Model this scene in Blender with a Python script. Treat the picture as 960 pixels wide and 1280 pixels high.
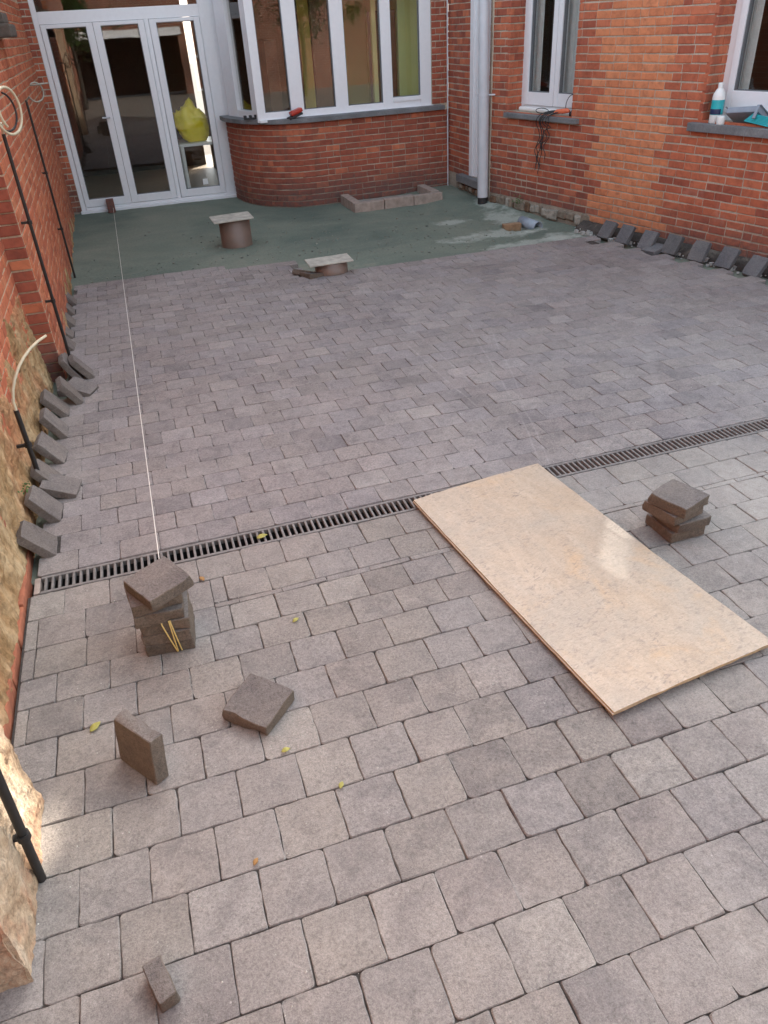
import bpy, bmesh, math, random
from mathutils import Vector, Matrix, noise
R_ = math.radians
random.seed(7)
sc = bpy.context.scene
for o in list(bpy.data.objects): bpy.data.objects.remove(o)
COL = sc.collection

# ------------------------------------------------------------------ camera
F_PX = 931.3177
RC = ((0.94880147, -0.31179976, -0.05056363), (-0.21211195, -0.51029843, -0.83342908), (0.23406044, 0.80148389, -0.55030836))
CAM_H = 1.63
cd = bpy.data.cameras.new('camera'); cam = bpy.data.objects.new('camera', cd); COL.objects.link(cam)
cd.sensor_fit = 'VERTICAL'; cd.sensor_height = 36.0; cd.sensor_width = 27.0
cd.lens = F_PX / 1280 * 36.0; cd.clip_start = 0.03; cd.clip_end = 500
_r = Matrix(RC).transposed() @ Matrix(((1,0,0),(0,-1,0),(0,0,-1)))
cam.matrix_world = Matrix.Translation((0,0,CAM_H)) @ _r.to_4x4()
sc.camera = cam

# ------------------------------------------------------------------ sky, sun, exposure
SUN_AZ, SUN_EL = 38.0, 36.0           # azimuth from +Y towards +X
w = bpy.data.worlds.new('World'); sc.world = w; w.use_nodes = True
nt = w.node_tree; bg = nt.nodes['Background']
sky = nt.nodes.new('ShaderNodeTexSky'); sky.sky_type = 'NISHITA'; sky.sun_disc = False
sky.sun_elevation = R_(SUN_EL); sky.sun_rotation = R_(SUN_AZ)
sky.air_density = 1.0; sky.dust_density = 2.5; sky.ozone_density = 1.0
hs = nt.nodes.new('ShaderNodeHueSaturation'); hs.inputs['Saturation'].default_value = 0.55; hs.inputs['Hue'].default_value = 0.478
nt.links.new(sky.outputs[0], hs.inputs['Color']); nt.links.new(hs.outputs[0], bg.inputs[0])
bg.inputs[1].default_value = 0.15
sd = bpy.data.lights.new('sun', 'SUN'); sun = bpy.data.objects.new('sun', sd); COL.objects.link(sun)
sd.energy = 2.6; sd.angle = R_(0.53); sd.color = (1.0, 0.93, 0.82)
_sv = Vector((math.cos(R_(SUN_EL))*math.sin(R_(SUN_AZ)), math.cos(R_(SUN_EL))*math.cos(R_(SUN_AZ)), math.sin(R_(SUN_EL))))
sun.rotation_euler = _sv.to_track_quat('Z', 'Y').to_euler(); sun.location = (12, 6, 14)
sc.view_settings.view_transform = 'Standard'; sc.view_settings.look = 'None'
sc.view_settings.exposure = 2.2; sc.view_settings.gamma = 1.0
sc.cycles.use_denoising = True
sc.cycles.max_bounces = 8; sc.cycles.diffuse_bounces = 5; sc.cycles.transparent_max_bounces = 12
sc.cycles.sample_clamp_indirect = 6.0

# ------------------------------------------------------------------ helpers
def proj(p):
    x, y, z = p[0], p[1], p[2]-CAM_H
    c = [RC[i][0]*x + RC[i][1]*y + RC[i][2]*z for i in range(3)]
    if c[2] < 0.05: return None
    return 480 + F_PX*c[0]/c[2], 640 + F_PX*c[1]/c[2], c[2]
def score(p, area=1.0, margin=25):
    q = proj(p)
    if q is None or not (-margin < q[0] < 960+margin and -margin < q[1] < 1280+margin): return 0.0
    return area*(F_PX/q[2])**2
def link(name, me, mats=None, parent=None, mw=None):
    o = bpy.data.objects.new(name, me); COL.objects.link(o)
    if mats is not None and len(me.materials) == 0:
        for m in (mats if isinstance(mats, (list, tuple)) else [mats]): me.materials.append(m)
    if parent is not None: o.parent = parent
    if mw is not None: o.matrix_local = mw
    return o
def empty(name, loc=(0,0,0), rz=0, parent=None):
    o = bpy.data.objects.new(name, None); COL.objects.link(o); o.location = loc; o.rotation_euler = (0,0,rz)
    o.empty_display_size = 0.1
    if parent is not None: o.parent = parent
    return o
def tag(o, label=None, cat=None, group=None, kind=None):
    if label: o['label'] = label
    if cat: o['category'] = cat
    if group: o['group'] = group
    if kind: o['kind'] = kind
    return o
class MB:
    def __init__(s): s.v = []; s.f = []; s.m = []; s.smooth = []
    def add(s, vs, fs, mi=0, smooth=False):
        b = len(s.v); s.v += [tuple(v) for v in vs]
        for f in fs: s.f.append(tuple(b+i for i in f)); s.m.append(mi); s.smooth.append(smooth)
    def box(s, a, b, T=None, mi=0):
        x0,y0,z0 = a; x1,y1,z1 = b
        vs = [(x0,y0,z0),(x1,y0,z0),(x1,y1,z0),(x0,y1,z0),(x0,y0,z1),(x1,y0,z1),(x1,y1,z1),(x0,y1,z1)]
        if T is not None: vs = [T(v) for v in vs]
        s.add(vs, [(0,3,2,1),(4,5,6,7),(0,1,5,4),(1,2,6,5),(2,3,7,6),(3,0,4,7)], mi)
    def tube(s, pts, r, n=10, mi=0, cap=True, smooth=True):
        pts = [Vector(p) for p in pts]; rs = r if isinstance(r, (list, tuple)) else [r]*len(pts)
        rings = []; u = None
        for i, p in enumerate(pts):
            t = (pts[min(i+1,len(pts)-1)] - pts[max(i-1,0)]).normalized()
            if u is None:
                u = t.orthogonal().normalized()
            u = (u - t*u.dot(t)).normalized(); v = t.cross(u)
            rings.append([p + (u*math.cos(2*math.pi*k/n) + v*math.sin(2*math.pi*k/n))*rs[i] for k in range(n)])
        vs = [q for rg in rings for q in rg]
        fs = [(i*n+k, i*n+(k+1)%n, (i+1)*n+(k+1)%n, (i+1)*n+k) for i in range(len(pts)-1) for k in range(n)]
        s.add(vs, fs, mi, smooth)
        if cap:
            s.add(rings[0], [tuple(range(n))[::-1]], mi); s.add(rings[-1], [tuple(range(n))], mi)
    def lathe(s, prof, c, n=24, mi=0, smooth=True):
        vs = [(c[0]+r*math.cos(2*math.pi*k/n), c[1]+r*math.sin(2*math.pi*k/n), c[2]+z) for r, z in prof for k in range(n)]
        fs = [(i*n+k, i*n+(k+1)%n, (i+1)*n+(k+1)%n, (i+1)*n+k) for i in range(len(prof)-1) for k in range(n)]
        s.add(vs, fs, mi, smooth)
    def mesh(s, name):
        me = bpy.data.meshes.new(name); me.from_pydata(s.v, [], s.f)
        me.polygons.foreach_set('material_index', s.m); me.polygons.foreach_set('use_smooth', s.smooth)
        me.update(); return me
    def build(s, name, mats, parent=None, bevel=0, mw=None, recalc=True):
        me = s.mesh(name)
        if bevel or recalc:
            bm = bmesh.new(); bm.from_mesh(me)
            if recalc: bmesh.ops.recalc_face_normals(bm, faces=bm.faces)
            if bevel:
                es = [e for e in bm.edges if len(e.link_faces) == 2 and e.calc_face_angle(0) > 0.6]
                bmesh.ops.bevel(bm, geom=es, offset=bevel, segments=2, profile=0.6, affect='EDGES')
            bm.to_mesh(me); bm.free()
        return link(name, me, mats, parent, mw)

# ------------------------------------------------------------------ materials
def mat(name):
    m = bpy.data.materials.new(name); m.use_nodes = True
    t = m.node_tree; b = t.nodes['Principled BSDF']
    return m, t, b
def N(t, kind, **kw):
    n = t.nodes.new(kind)
    for k, v in kw.items():
        if k in n.inputs: n.inputs[k].default_value = v
        else: setattr(n, k, v)
    return n
def MATH(t, op, a, b=None, clamp=False):
    n = t.nodes.new('ShaderNodeMath'); n.operation = op; n.use_clamp = clamp
    for i, x in enumerate((a, b)):
        if x is None: continue
        if isinstance(x, (int, float)): n.inputs[i].default_value = x
        else: t.links.new(x, n.inputs[i])
    return n.outputs[0]
def MIX(t, fac, a, b, blend='MIX'):
    n = t.nodes.new('ShaderNodeMix'); n.data_type = 'RGBA'; n.blend_type = blend
    for s, x in ((n.inputs['Factor'], fac), (n.inputs['A'], a), (n.inputs['B'], b)):
        if isinstance(x, (int, float)): s.default_value = x
        elif isinstance(x, (tuple, list)): s.default_value = (*x[:3], 1)
        else: t.links.new(x, s)
    return n.outputs['Result']
def RAMP(t, fac, stops):
    n = t.nodes.new('ShaderNodeValToRGB'); r = n.color_ramp
    while len(r.elements) > len(stops): r.elements.remove(r.elements[-1])
    while len(r.elements) < len(stops): r.elements.new(0.5)
    for e, (p, c) in zip(r.elements, stops):
        e.position = p; e.color = (*c, 1) if isinstance(c, (tuple, list)) else (c, c, c, 1)
    t.links.new(fac, n.inputs[0]); return n.outputs[0]
def POS(t): return N(t, 'ShaderNodeNewGeometry').outputs['Position']
def SEP(t, v):
    n = N(t, 'ShaderNodeSeparateXYZ'); t.links.new(v, n.inputs[0]); return n.outputs
def NOISE(t, vec, scale, detail=4, rough=0.55, dist=0.0):
    n = N(t, 'ShaderNodeTexNoise', Scale=scale, Detail=detail, Roughness=rough, Distortion=dist)
    t.links.new(vec, n.inputs['Vector']); return n.outputs['Fac']
def RND(t):          # one random number per brick or paver, also inside joined meshes
    o = N(t, 'ShaderNodeObjectInfo').outputs['Random']; g = N(t, 'ShaderNodeNewGeometry').outputs['Random Per Island']
    return MATH(t, 'FRACT', MATH(t, 'ADD', MATH(t, 'MULTIPLY', o, 7.31), g))
def SHIFT(t, vec, r, amt=9.0):
    c = N(t, 'ShaderNodeCombineXYZ'); a = MATH(t, 'MULTIPLY', r, amt)
    for i in range(3): t.links.new(a, c.inputs[i])
    n = N(t, 'ShaderNodeVectorMath', operation='ADD'); t.links.new(vec, n.inputs[0]); t.links.new(c.outputs[0], n.inputs[1])
    return n.outputs[0]
def SCALEV(t, vec, s):
    n = N(t, 'ShaderNodeVectorMath', operation='MULTIPLY'); t.links.new(vec, n.inputs[0]); n.inputs[1].default_value = s
    return n.outputs[0]
def BUMP(t, b, h, strength=0.4, dist=0.01):
    n = N(t, 'ShaderNodeBump', Strength=strength, Distance=dist); t.links.new(h, n.inputs['Height'])
    t.links.new(n.outputs[0], b.inputs['Normal'])
def simple(name, col, rough=0.6, metal=0.0, var=0.12, scale=25, bump=0.15, spec=0.5):
    m, t, b = mat(name); p = POS(t)
    n = NOISE(t, p, scale, 5, 0.6)
    c = RAMP(t, n, [(0.25, tuple(x*(1-var) for x in col)), (0.75, tuple(min(1, x*(1+var)) for x in col))])
    t.links.new(c, b.inputs['Base Color'])
    b.inputs['Roughness'].default_value = rough; b.inputs['Metallic'].default_value = metal
    b.inputs['Specular IOR Level'].default_value = spec
    if bump: BUMP(t, b, NOISE(t, p, scale*5, 4), bump, 0.004)
    return m

def paver_material(name, c0, c1, c2, dust, dust_amt, streaks=(), top=None, field=None):
    m, t, b = mat(name); p = POS(t); r = RND(t); v = SHIFT(t, p, r)
    base = RAMP(t, r, [(0.0, c0), (0.2, c1), (0.75, c1), (1.0, c2)])
    h2 = MATH(t, 'FRACT', MATH(t, 'MULTIPLY', r, 13.73))
    base = MIX(t, 1.0, base, RAMP(t, h2, [(0.0, (0.975,0.985,1.015)), (0.35, (1,1,1)), (0.65, (1.01,1.0,0.965)), (1.0, (1.02,0.99,0.985))]), 'MULTIPLY')
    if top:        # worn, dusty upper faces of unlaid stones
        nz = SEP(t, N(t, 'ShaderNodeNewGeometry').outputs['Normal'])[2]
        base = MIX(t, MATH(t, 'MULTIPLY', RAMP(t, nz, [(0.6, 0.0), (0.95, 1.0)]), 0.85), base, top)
    n1 = NOISE(t, v, 9, 5, 0.62, 0.6)
    base = MIX(t, 1.0, base, RAMP(t, n1, [(0.3, (0.76,0.755,0.77)), (0.5, (1.0,0.995,0.985)), (0.72, (1.16,1.14,1.10))]), 'MULTIPLY')
    n2 = NOISE(t, v, 120, 5, 0.75)
    base = MIX(t, 1.0, base, RAMP(t, n2, [(0.30, 0.60), (0.5, 1.0), (0.70, 1.28)]), 'MULTIPLY')
    n5 = NOISE(t, v, 30, 5, 0.7, 0.8)
    base = MIX(t, 1.0, base, RAMP(t, n5, [(0.30, 0.76), (0.45, 0.98), (0.62, 1.04), (0.75, 1.2)]), 'MULTIPLY')
    sc_n = NOISE(t, SCALEV(t, v, (1.0, 7.0, 1.0)), 24, 3, 0.6, 1.5)
    base = MIX(t, MATH(t, 'MULTIPLY', RAMP(t, sc_n, [(0.66, 0.0), (0.72, 1.0)]), 0.28), base, dust)
    vo = N(t, 'ShaderNodeTexVoronoi', Scale=210.0); t.links.new(v, vo.inputs['Vector'])
    pit = RAMP(t, vo.outputs['Distance'], [(0.05, 0.55), (0.22, 1.0)])
    pm = RAMP(t, NOISE(t, v, 22, 3), [(0.48, 0.0), (0.62, 1.0)])
    base = MIX(t, pm, base, MIX(t, 1.0, base, pit, 'MULTIPLY'))
    vs = N(t, 'ShaderNodeTexVoronoi', Scale=36.0); t.links.new(v, vs.inputs['Vector'])
    spk = RAMP(t, vs.outputs['Distance'], [(0.04, 0.8), (0.1, 0.0)])
    sm = RAMP(t, NOISE(t, v, 5, 2), [(0.55, 0.0), (0.66, 0.7)])
    base = MIX(t, MATH(t, 'MULTIPLY', spk, sm), base, tuple(min(1, x*2.1) for x in c2))
    # swept-in sand dust over neighbouring stones
    d1 = NOISE(t, p, 1.3, 5, 0.6, 0.4); d2 = NOISE(t, v, 28, 5, 0.65)
    dm = MATH(t, 'MULTIPLY', RAMP(t, d1, [(0.38, 0.0), (0.72, 1.0)]), RAMP(t, d2, [(0.3, 0.25), (0.7, 1.0)]))
    dm = MATH(t, 'MULTIPLY', dm, dust_amt)
    if field:      # paler ellipse over one corner, its edge broken by noise
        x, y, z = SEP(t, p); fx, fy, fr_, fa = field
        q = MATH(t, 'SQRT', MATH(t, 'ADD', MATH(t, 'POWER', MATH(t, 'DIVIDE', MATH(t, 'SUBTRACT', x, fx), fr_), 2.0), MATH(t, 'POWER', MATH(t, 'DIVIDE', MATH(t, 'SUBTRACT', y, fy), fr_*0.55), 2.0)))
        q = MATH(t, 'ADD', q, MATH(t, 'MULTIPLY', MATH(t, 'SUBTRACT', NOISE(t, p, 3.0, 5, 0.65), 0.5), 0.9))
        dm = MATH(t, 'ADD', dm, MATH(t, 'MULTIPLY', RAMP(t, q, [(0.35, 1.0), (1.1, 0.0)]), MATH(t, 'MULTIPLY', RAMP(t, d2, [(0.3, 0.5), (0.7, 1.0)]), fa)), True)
    for (ax, ay, bx, by, wd, am) in streaks:       # pale scuffed tracks where something was dragged
        x, y, z = SEP(t, p)
        L = math.hypot(bx-ax, by-ay); ux, uy = (bx-ax)/L, (by-ay)/L
        px = MATH(t, 'SUBTRACT', x, ax); py = MATH(t, 'SUBTRACT', y, ay)
        al = MATH(t, 'ADD', MATH(t, 'MULTIPLY', px, ux), MATH(t, 'MULTIPLY', py, uy))
        ac = MATH(t, 'SUBTRACT', MATH(t, 'MULTIPLY', px, -uy), MATH(t, 'MULTIPLY', py, -ux))
        wob = MATH(t, 'MULTIPLY', MATH(t, 'SUBTRACT', NOISE(t, p, 2.2, 2), 0.5), 0.03)
        ac = MATH(t, 'ABSOLUTE', MATH(t, 'ADD', ac, wob))
        s = MATH(t, 'SUBTRACT', 1.0, MATH(t, 'DIVIDE', ac, wd), True)
        inside = MATH(t, 'MULTIPLY', MATH(t, 'GREATER_THAN', al, 0.0), MATH(t, 'LESS_THAN', al, L))
        s = MATH(t, 'MULTIPLY', MATH(t, 'MULTIPLY', s, inside), MATH(t, 'MULTIPLY', RAMP(t, d2, [(0.35, 0.15), (0.65, 1.0)]), am))
        dm = MATH(t, 'ADD', dm, s, True)
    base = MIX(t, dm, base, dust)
    t.links.new(base, b.inputs['Base Color'])
    b.inputs['Roughness'].default_value = 0.8; b.inputs['Specular IOR Level'].default_value = 0.35
    n6 = NOISE(t, v, 330, 3, 0.7)
    base = MIX(t, 1.0, base, RAMP(t, n6, [(0.30, 0.72), (0.5, 1.0), (0.70, 1.22)]), 'MULTIPLY')
    t.links.new(base, b.inputs['Base Color'])
    h = MATH(t, 'ADD', MATH(t, 'MULTIPLY', n2, 0.7), MATH(t, 'MULTIPLY', n6, 0.5))
    h = MATH(t, 'ADD', h, MATH(t, 'MULTIPLY', n1, 0.8))
    BUMP(t, b, h, 0.9 if top else 0.6, 0.006 if top else 0.004)
    return m
M = {}
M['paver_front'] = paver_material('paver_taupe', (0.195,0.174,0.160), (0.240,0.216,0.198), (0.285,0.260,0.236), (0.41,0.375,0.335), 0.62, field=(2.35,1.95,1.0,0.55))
M['paver_back'] = paver_material('paver_mauve', (0.205,0.182,0.176), (0.248,0.221,0.213), (0.295,0.265,0.254), (0.42,0.385,0.36), 0.5,
    [(1.44,2.46,1.60,3.05,0.007,0.45),(1.48,2.46,1.655,3.1,0.006,0.4),(1.60,3.05,1.86,4.2,0.008,0.4),(1.67,3.1,1.96,4.1,0.007,0.35),(1.36,4.9,1.42,3.1,0.008,0.45),(1.50,4.8,1.52,3.2,0.007,0.35),(2.2,2.7,2.6,3.4,0.05,0.3)])
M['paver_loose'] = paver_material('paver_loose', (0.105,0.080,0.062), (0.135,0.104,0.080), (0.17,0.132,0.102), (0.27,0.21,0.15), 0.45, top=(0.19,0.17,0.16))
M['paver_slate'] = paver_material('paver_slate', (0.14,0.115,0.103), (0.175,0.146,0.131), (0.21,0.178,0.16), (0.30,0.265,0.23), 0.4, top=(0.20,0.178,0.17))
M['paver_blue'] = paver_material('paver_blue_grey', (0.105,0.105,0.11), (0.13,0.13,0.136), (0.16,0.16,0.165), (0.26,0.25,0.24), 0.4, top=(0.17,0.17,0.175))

def brick_material(name, stops, soot=0.6, lime=0.25):
    m, t, b = mat(name); p = POS(t); r = RND(t); v = SHIFT(t, p, r)
    base = RAMP(t, r, stops)
    n1 = NOISE(t, v, 16, 5, 0.65, 0.5)
    base = MIX(t, 1.0, base, RAMP(t, n1, [(0.28, (0.68,0.64,0.66)), (0.5, (1,1,1)), (0.75, (1.2,1.2,1.16))]), 'MULTIPLY')
    x, y, z = SEP(t, p)
    n3 = NOISE(t, p, 1.6, 5, 0.6, 0.5)
    # weathering: sooty damp foot of the wall and broken patches, lime bloom
    zz = MATH(t, 'ADD', z, MATH(t, 'MULTIPLY', MATH(t, 'SUBTRACT', n3, 0.5), 0.55))
    foot = RAMP(t, zz, [(0.04, 1.0), (0.36, 0.0)])
    foot = MATH(t, 'MULTIPLY', foot, MATH(t, 'MULTIPLY', RAMP(t, NOISE(t, v, 30, 4), [(0.3, 0.45), (0.65, 1.0)]), soot))
    base = MIX(t, foot, base, (0.085,0.066,0.064))
    n4 = NOISE(t, p, 5.5, 6, 0.68, 0.4)
    base = MIX(t, MATH(t, 'MULTIPLY', RAMP(t, n4, [(0.60, 0.0), (0.74, 1.0)]), lime), base, (0.44,0.38,0.34))
    stn = NOISE(t, SCALEV(t, p, (5.5, 5.5, 0.7)), 1.6, 5, 0.65, 0.3)
    base = MIX(t, MATH(t, 'MULTIPLY', RAMP(t, stn, [(0.52, 0.0), (0.72, 1.0)]), 0.5*soot), base, (0.10,0.062,0.05))
    base = MIX(t, 0.04, base, (0.60,0.45,0.36))
    t.links.new(base, b.inputs['Base Color']); b.inputs['Roughness'].default_value = 0.85; b.inputs['Specular IOR Level'].default_value = 0.25
    BUMP(t, b, MATH(t, 'ADD', n1, NOISE(t, v, 120, 4, 0.7)), 0.5, 0.004)
    return m
M['brick_red'] = brick_material('brick_red', [(0, (0.40,0.103,0.052)), (0.4, (0.45,0.122,0.06)), (0.75, (0.49,0.138,0.068)), (1, (0.53,0.16,0.08))], 0.85)
M['brick_dark'] = brick_material('brick_dark', [(0, (0.29,0.071,0.041)), (0.5, (0.33,0.082,0.046)), (1, (0.38,0.098,0.054))], 0.85)
M['brick_orange'] = brick_material('brick_orange', [(0, (0.56,0.19,0.085)), (0.5, (0.62,0.225,0.102)), (1, (0.66,0.255,0.122))], 0.25, 0.12)
M['brick_garden'] = brick_material('brick_garden', [(0, (0.40,0.105,0.05)), (0.4, (0.47,0.13,0.06)), (0.75, (0.53,0.16,0.072)), (1, (0.56,0.20,0.098))], 0.3, 0.35)

def mortar_material(name, c0, c1):
    m, t, b = mat(name); p = POS(t)
    n = NOISE(t, p, 7, 6, 0.7); n2 = NOISE(t, p, 90, 4, 0.7)
    base = RAMP(t, n, [(0.3, c0), (0.65, c1)])
    base = MIX(t, 1.0, base, RAMP(t, n2, [(0.3, 0.75), (0.7, 1.15)]), 'MULTIPLY')
    x, y, z = SEP(t, p)
    zz = MATH(t, 'ADD', z, MATH(t, 'MULTIPLY', MATH(t, 'SUBTRACT', NOISE(t, p, 1.6, 5, 0.6, 0.5), 0.5), 0.5))
    base = MIX(t, MATH(t, 'MULTIPLY', RAMP(t, zz, [(0.02, 1.0), (0.25, 0.0)]), 0.5), base, (0.12,0.105,0.095))
    t.links.new(base, b.inputs['Base Color']); b.inputs['Roughness'].default_value = 0.95
    BUMP(t, b, n2, 0.6, 0.004); return m
M['mortar'] = mortar_material('mortar', (0.36,0.30,0.23), (0.54,0.47,0.37))
M['mortar_old'] = mortar_material('mortar_old', (0.46,0.33,0.21), (0.64,0.51,0.37))

def brick_shader(name, k=1.0):        # wall surfaces high above, too far up to tell the bricks apart
    m, t, b = mat(name); p = POS(t); x, y, z = SEP(t, p)
    c = N(t, 'ShaderNodeCombineXYZ'); t.links.new(MATH(t, 'ADD', x, y), c.inputs[0]); t.links.new(z, c.inputs[1])
    bt = N(t, 'ShaderNodeTexBrick', Scale=1.0); bt.inputs['Brick Width'].default_value = 0.152; bt.inputs['Row Height'].default_value = 0.058
    bt.inputs['Mortar Size'].default_value = 0.005; bt.inputs['Color1'].default_value = (0.36*k,0.10*k,0.05*k,1); bt.inputs['Color2'].default_value = (0.46*k,0.15*k,0.07*k,1); bt.inputs['Mortar'].default_value = (0.4,0.34,0.28,1)
    t.links.new(c.outputs[0], bt.inputs['Vector'])
    base = MIX(t, 1.0, bt.outputs['Color'], RAMP(t, NOISE(t, p, 3, 5), [(0.3, 0.75), (0.7, 1.15)]), 'MULTIPLY')
    t.links.new(base, b.inputs['Base Color']); b.inputs['Roughness'].default_value = 0.9
    BUMP(t, b, bt.outputs['Fac'], -0.4, 0.005); return m
M['brick_far'] = brick_shader('brick_far'); M['brick_rear'] = brick_shader('brick_rear', 0.5)

M['pvc'] = simple('white_pvc', (0.80,0.81,0.83), 0.28, var=0.03, bump=0.0)
M['sealant'] = simple('white_sealant', (0.74,0.74,0.72), 0.6, var=0.08, bump=0.2)
M['gasket'] = simple('grey_gasket', (0.16,0.17,0.18), 0.5, var=0.1, bump=0)
M['pipe_grey'] = simple('grey_pvc_pipe', (0.55,0.57,0.60), 0.38, var=0.08, scale=8, bump=0.05)
M['rubber'] = simple('black_rubber', (0.022,0.022,0.024), 0.55, var=0.3, bump=0.1)
M['iron'] = simple('cast_iron', (0.19,0.172,0.16), 0.6, 0.0, var=0.35, scale=40, bump=0.3)
M['channel'] = simple('drain_channel_dark', (0.03,0.028,0.027), 0.8, var=0.4)
M['conduit'] = simple('black_conduit', (0.02,0.018,0.017), 0.45, var=0.3, bump=0.05)
M['cable_cream'] = simple('cream_flex', (0.58,0.52,0.36), 0.5, var=0.12, bump=0.05)
M['cable_grey'] = simple('grey_green_cable', (0.33,0.32,0.26), 0.5, var=0.2, bump=0.05)
M['string'] = simple('white_string', (0.74,0.71,0.64), 0.8, var=0.1, bump=0)
M['strap'] = simple('yellow_strap', (0.68,0.48,0.16), 0.5, var=0.12, bump=0.05)
M['tube_brown'] = simple('brown_pvc', (0.185,0.128,0.10), 0.45, var=0.14, scale=9, bump=0.08)
M['lid_board'] = simple('weathered_board', (0.42,0.40,0.34), 0.8, var=0.35, scale=14, bump=0.4)
M['kerb'] = simple('cut_kerb_stone', (0.36,0.29,0.245), 0.85, var=0.28, scale=18, bump=0.5)
M['concrete'] = simple('old_concrete', (0.30,0.285,0.255), 0.9, var=0.35, scale=12, bump=0.5)
M['dark'] = simple('dark_room', (0.055,0.035,0.026), 0.8, var=0.2, bump=0)
M['brown_wall'] = simple('brown_plaster', (0.13,0.075,0.045), 0.8, var=0.15, scale=4, bump=0)
M['lime_wall'] = simple('lime_green_wall', (0.76,0.78,0.34), 0.8, var=0.05, scale=3, bump=0)
M['wood_dark'] = simple('brown_wood', (0.16,0.075,0.038), 0.45, var=0.25, scale=6, bump=0)
M['curtain'] = simple('grey_curtain', (0.70,0.71,0.70), 0.9, var=0.1, bump=0)
M['bag_yellow'] = simple('yellow_plastic', (0.86,0.70,0.02), 0.35, var=0.1, scale=9, bump=0.1)
M['plastic_white'] = simple('white_plastic', (0.80,0.80,0.78), 0.3, var=0.03, bump=0)
M['teal'] = simple('teal_plastic', (0.025,0.42,0.46), 0.4, var=0.2, scale=12, bump=0.1)
M['label_navy'] = simple('navy_print', (0.02,0.03,0.09), 0.4, var=0.1, bump=0)
M['tray'] = simple('grey_tray', (0.24,0.27,0.32), 0.35, var=0.12, bump=0)
M['paint'] = simple('dried_white_paint', (0.66,0.69,0.73), 0.4, var=0.15, scale=30, bump=0.4)
M['red_tool'] = simple('red_tool', (0.48,0.045,0.025), 0.35, var=0.15, bump=0)
M['orange_tool'] = simple('orange_tool', (0.72,0.17,0.08), 0.4, var=0.12, bump=0)
M['leaf'] = simple('yellow_green_leaf', (0.36,0.33,0.075), 0.6, var=0.3, scale=60, bump=0.1)
M['leaf_brown'] = simple('brown_leaf', (0.33,0.17,0.05), 0.7, var=0.3, scale=60, bump=0.1)
M['moss'] = simple('green_weed', (0.07,0.13,0.03), 0.7, var=0.4, scale=30, bump=0.1)
M['red_edge'] = simple('red_clay_edging', (0.37,0.125,0.065), 0.85, var=0.4, scale=14, bump=0.4)
M['pebble'] = simple('pale_pebble', (0.55,0.52,0.46), 0.8, var=0.3, scale=60, bump=0.2)

def stone_material():
    m, t, b = mat('blue_stone'); p = POS(t)
    n = NOISE(t, p, 6, 6, 0.65); n2 = NOISE(t, p, 80, 4, 0.7)
    base = RAMP(t, n, [(0.3, (0.125,0.13,0.135)), (0.6, (0.20,0.205,0.21)), (0.8, (0.29,0.29,0.28))])
    base = MIX(t, 1.0, base, RAMP(t, n2, [(0.3, 0.8), (0.7, 1.15)]), 'MULTIPLY')
    t.links.new(base, b.inputs['Base Color']); b.inputs['Roughness'].default_value = 0.75
    BUMP(t, b, n2, 0.4, 0.003); return m
M['bluestone'] = stone_material()

def glass_material():
    m, t, b = mat('window_glass'); t.nodes.remove(b); out = t.nodes['Material Output']
    tr = N(t, 'ShaderNodeBsdfTransparent'); tr.inputs[0].default_value = (0.93,0.94,0.93,1)
    gl = N(t, 'ShaderNodeBsdfGlossy', Roughness=0.012)
    ge = N(t, 'ShaderNodeNewGeometry'); dt = N(t, 'ShaderNodeVectorMath', operation='DOT_PRODUCT')
    t.links.new(ge.outputs['Normal'], dt.inputs[0]); t.links.new(ge.outputs['Incoming'], dt.inputs[1])
    c1 = MATH(t, 'SUBTRACT', 1.0, MATH(t, 'ABSOLUTE', dt.outputs['Value']), True)
    fac = MATH(t, 'ADD', MATH(t, 'MULTIPLY', MATH(t, 'POWER', c1, 5.0), 0.93), 0.055, True)      # Schlick, same from both sides
    n = NOISE(t, POS(t), 2.2, 2); bp = N(t, 'ShaderNodeBump', Strength=0.012, Distance=0.02)
    t.links.new(n, bp.inputs['Height']); t.links.new(bp.outputs[0], gl.inputs['Normal'])
    mx = N(t, 'ShaderNodeMixShader'); t.links.new(fac, mx.inputs[0]); t.links.new(tr.outputs[0], mx.inputs[1]); t.links.new(gl.outputs[0], mx.inputs[2])
    t.links.new(mx.outputs[0], out.inputs['Surface']); return m
M['glass'] = glass_material()

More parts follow.
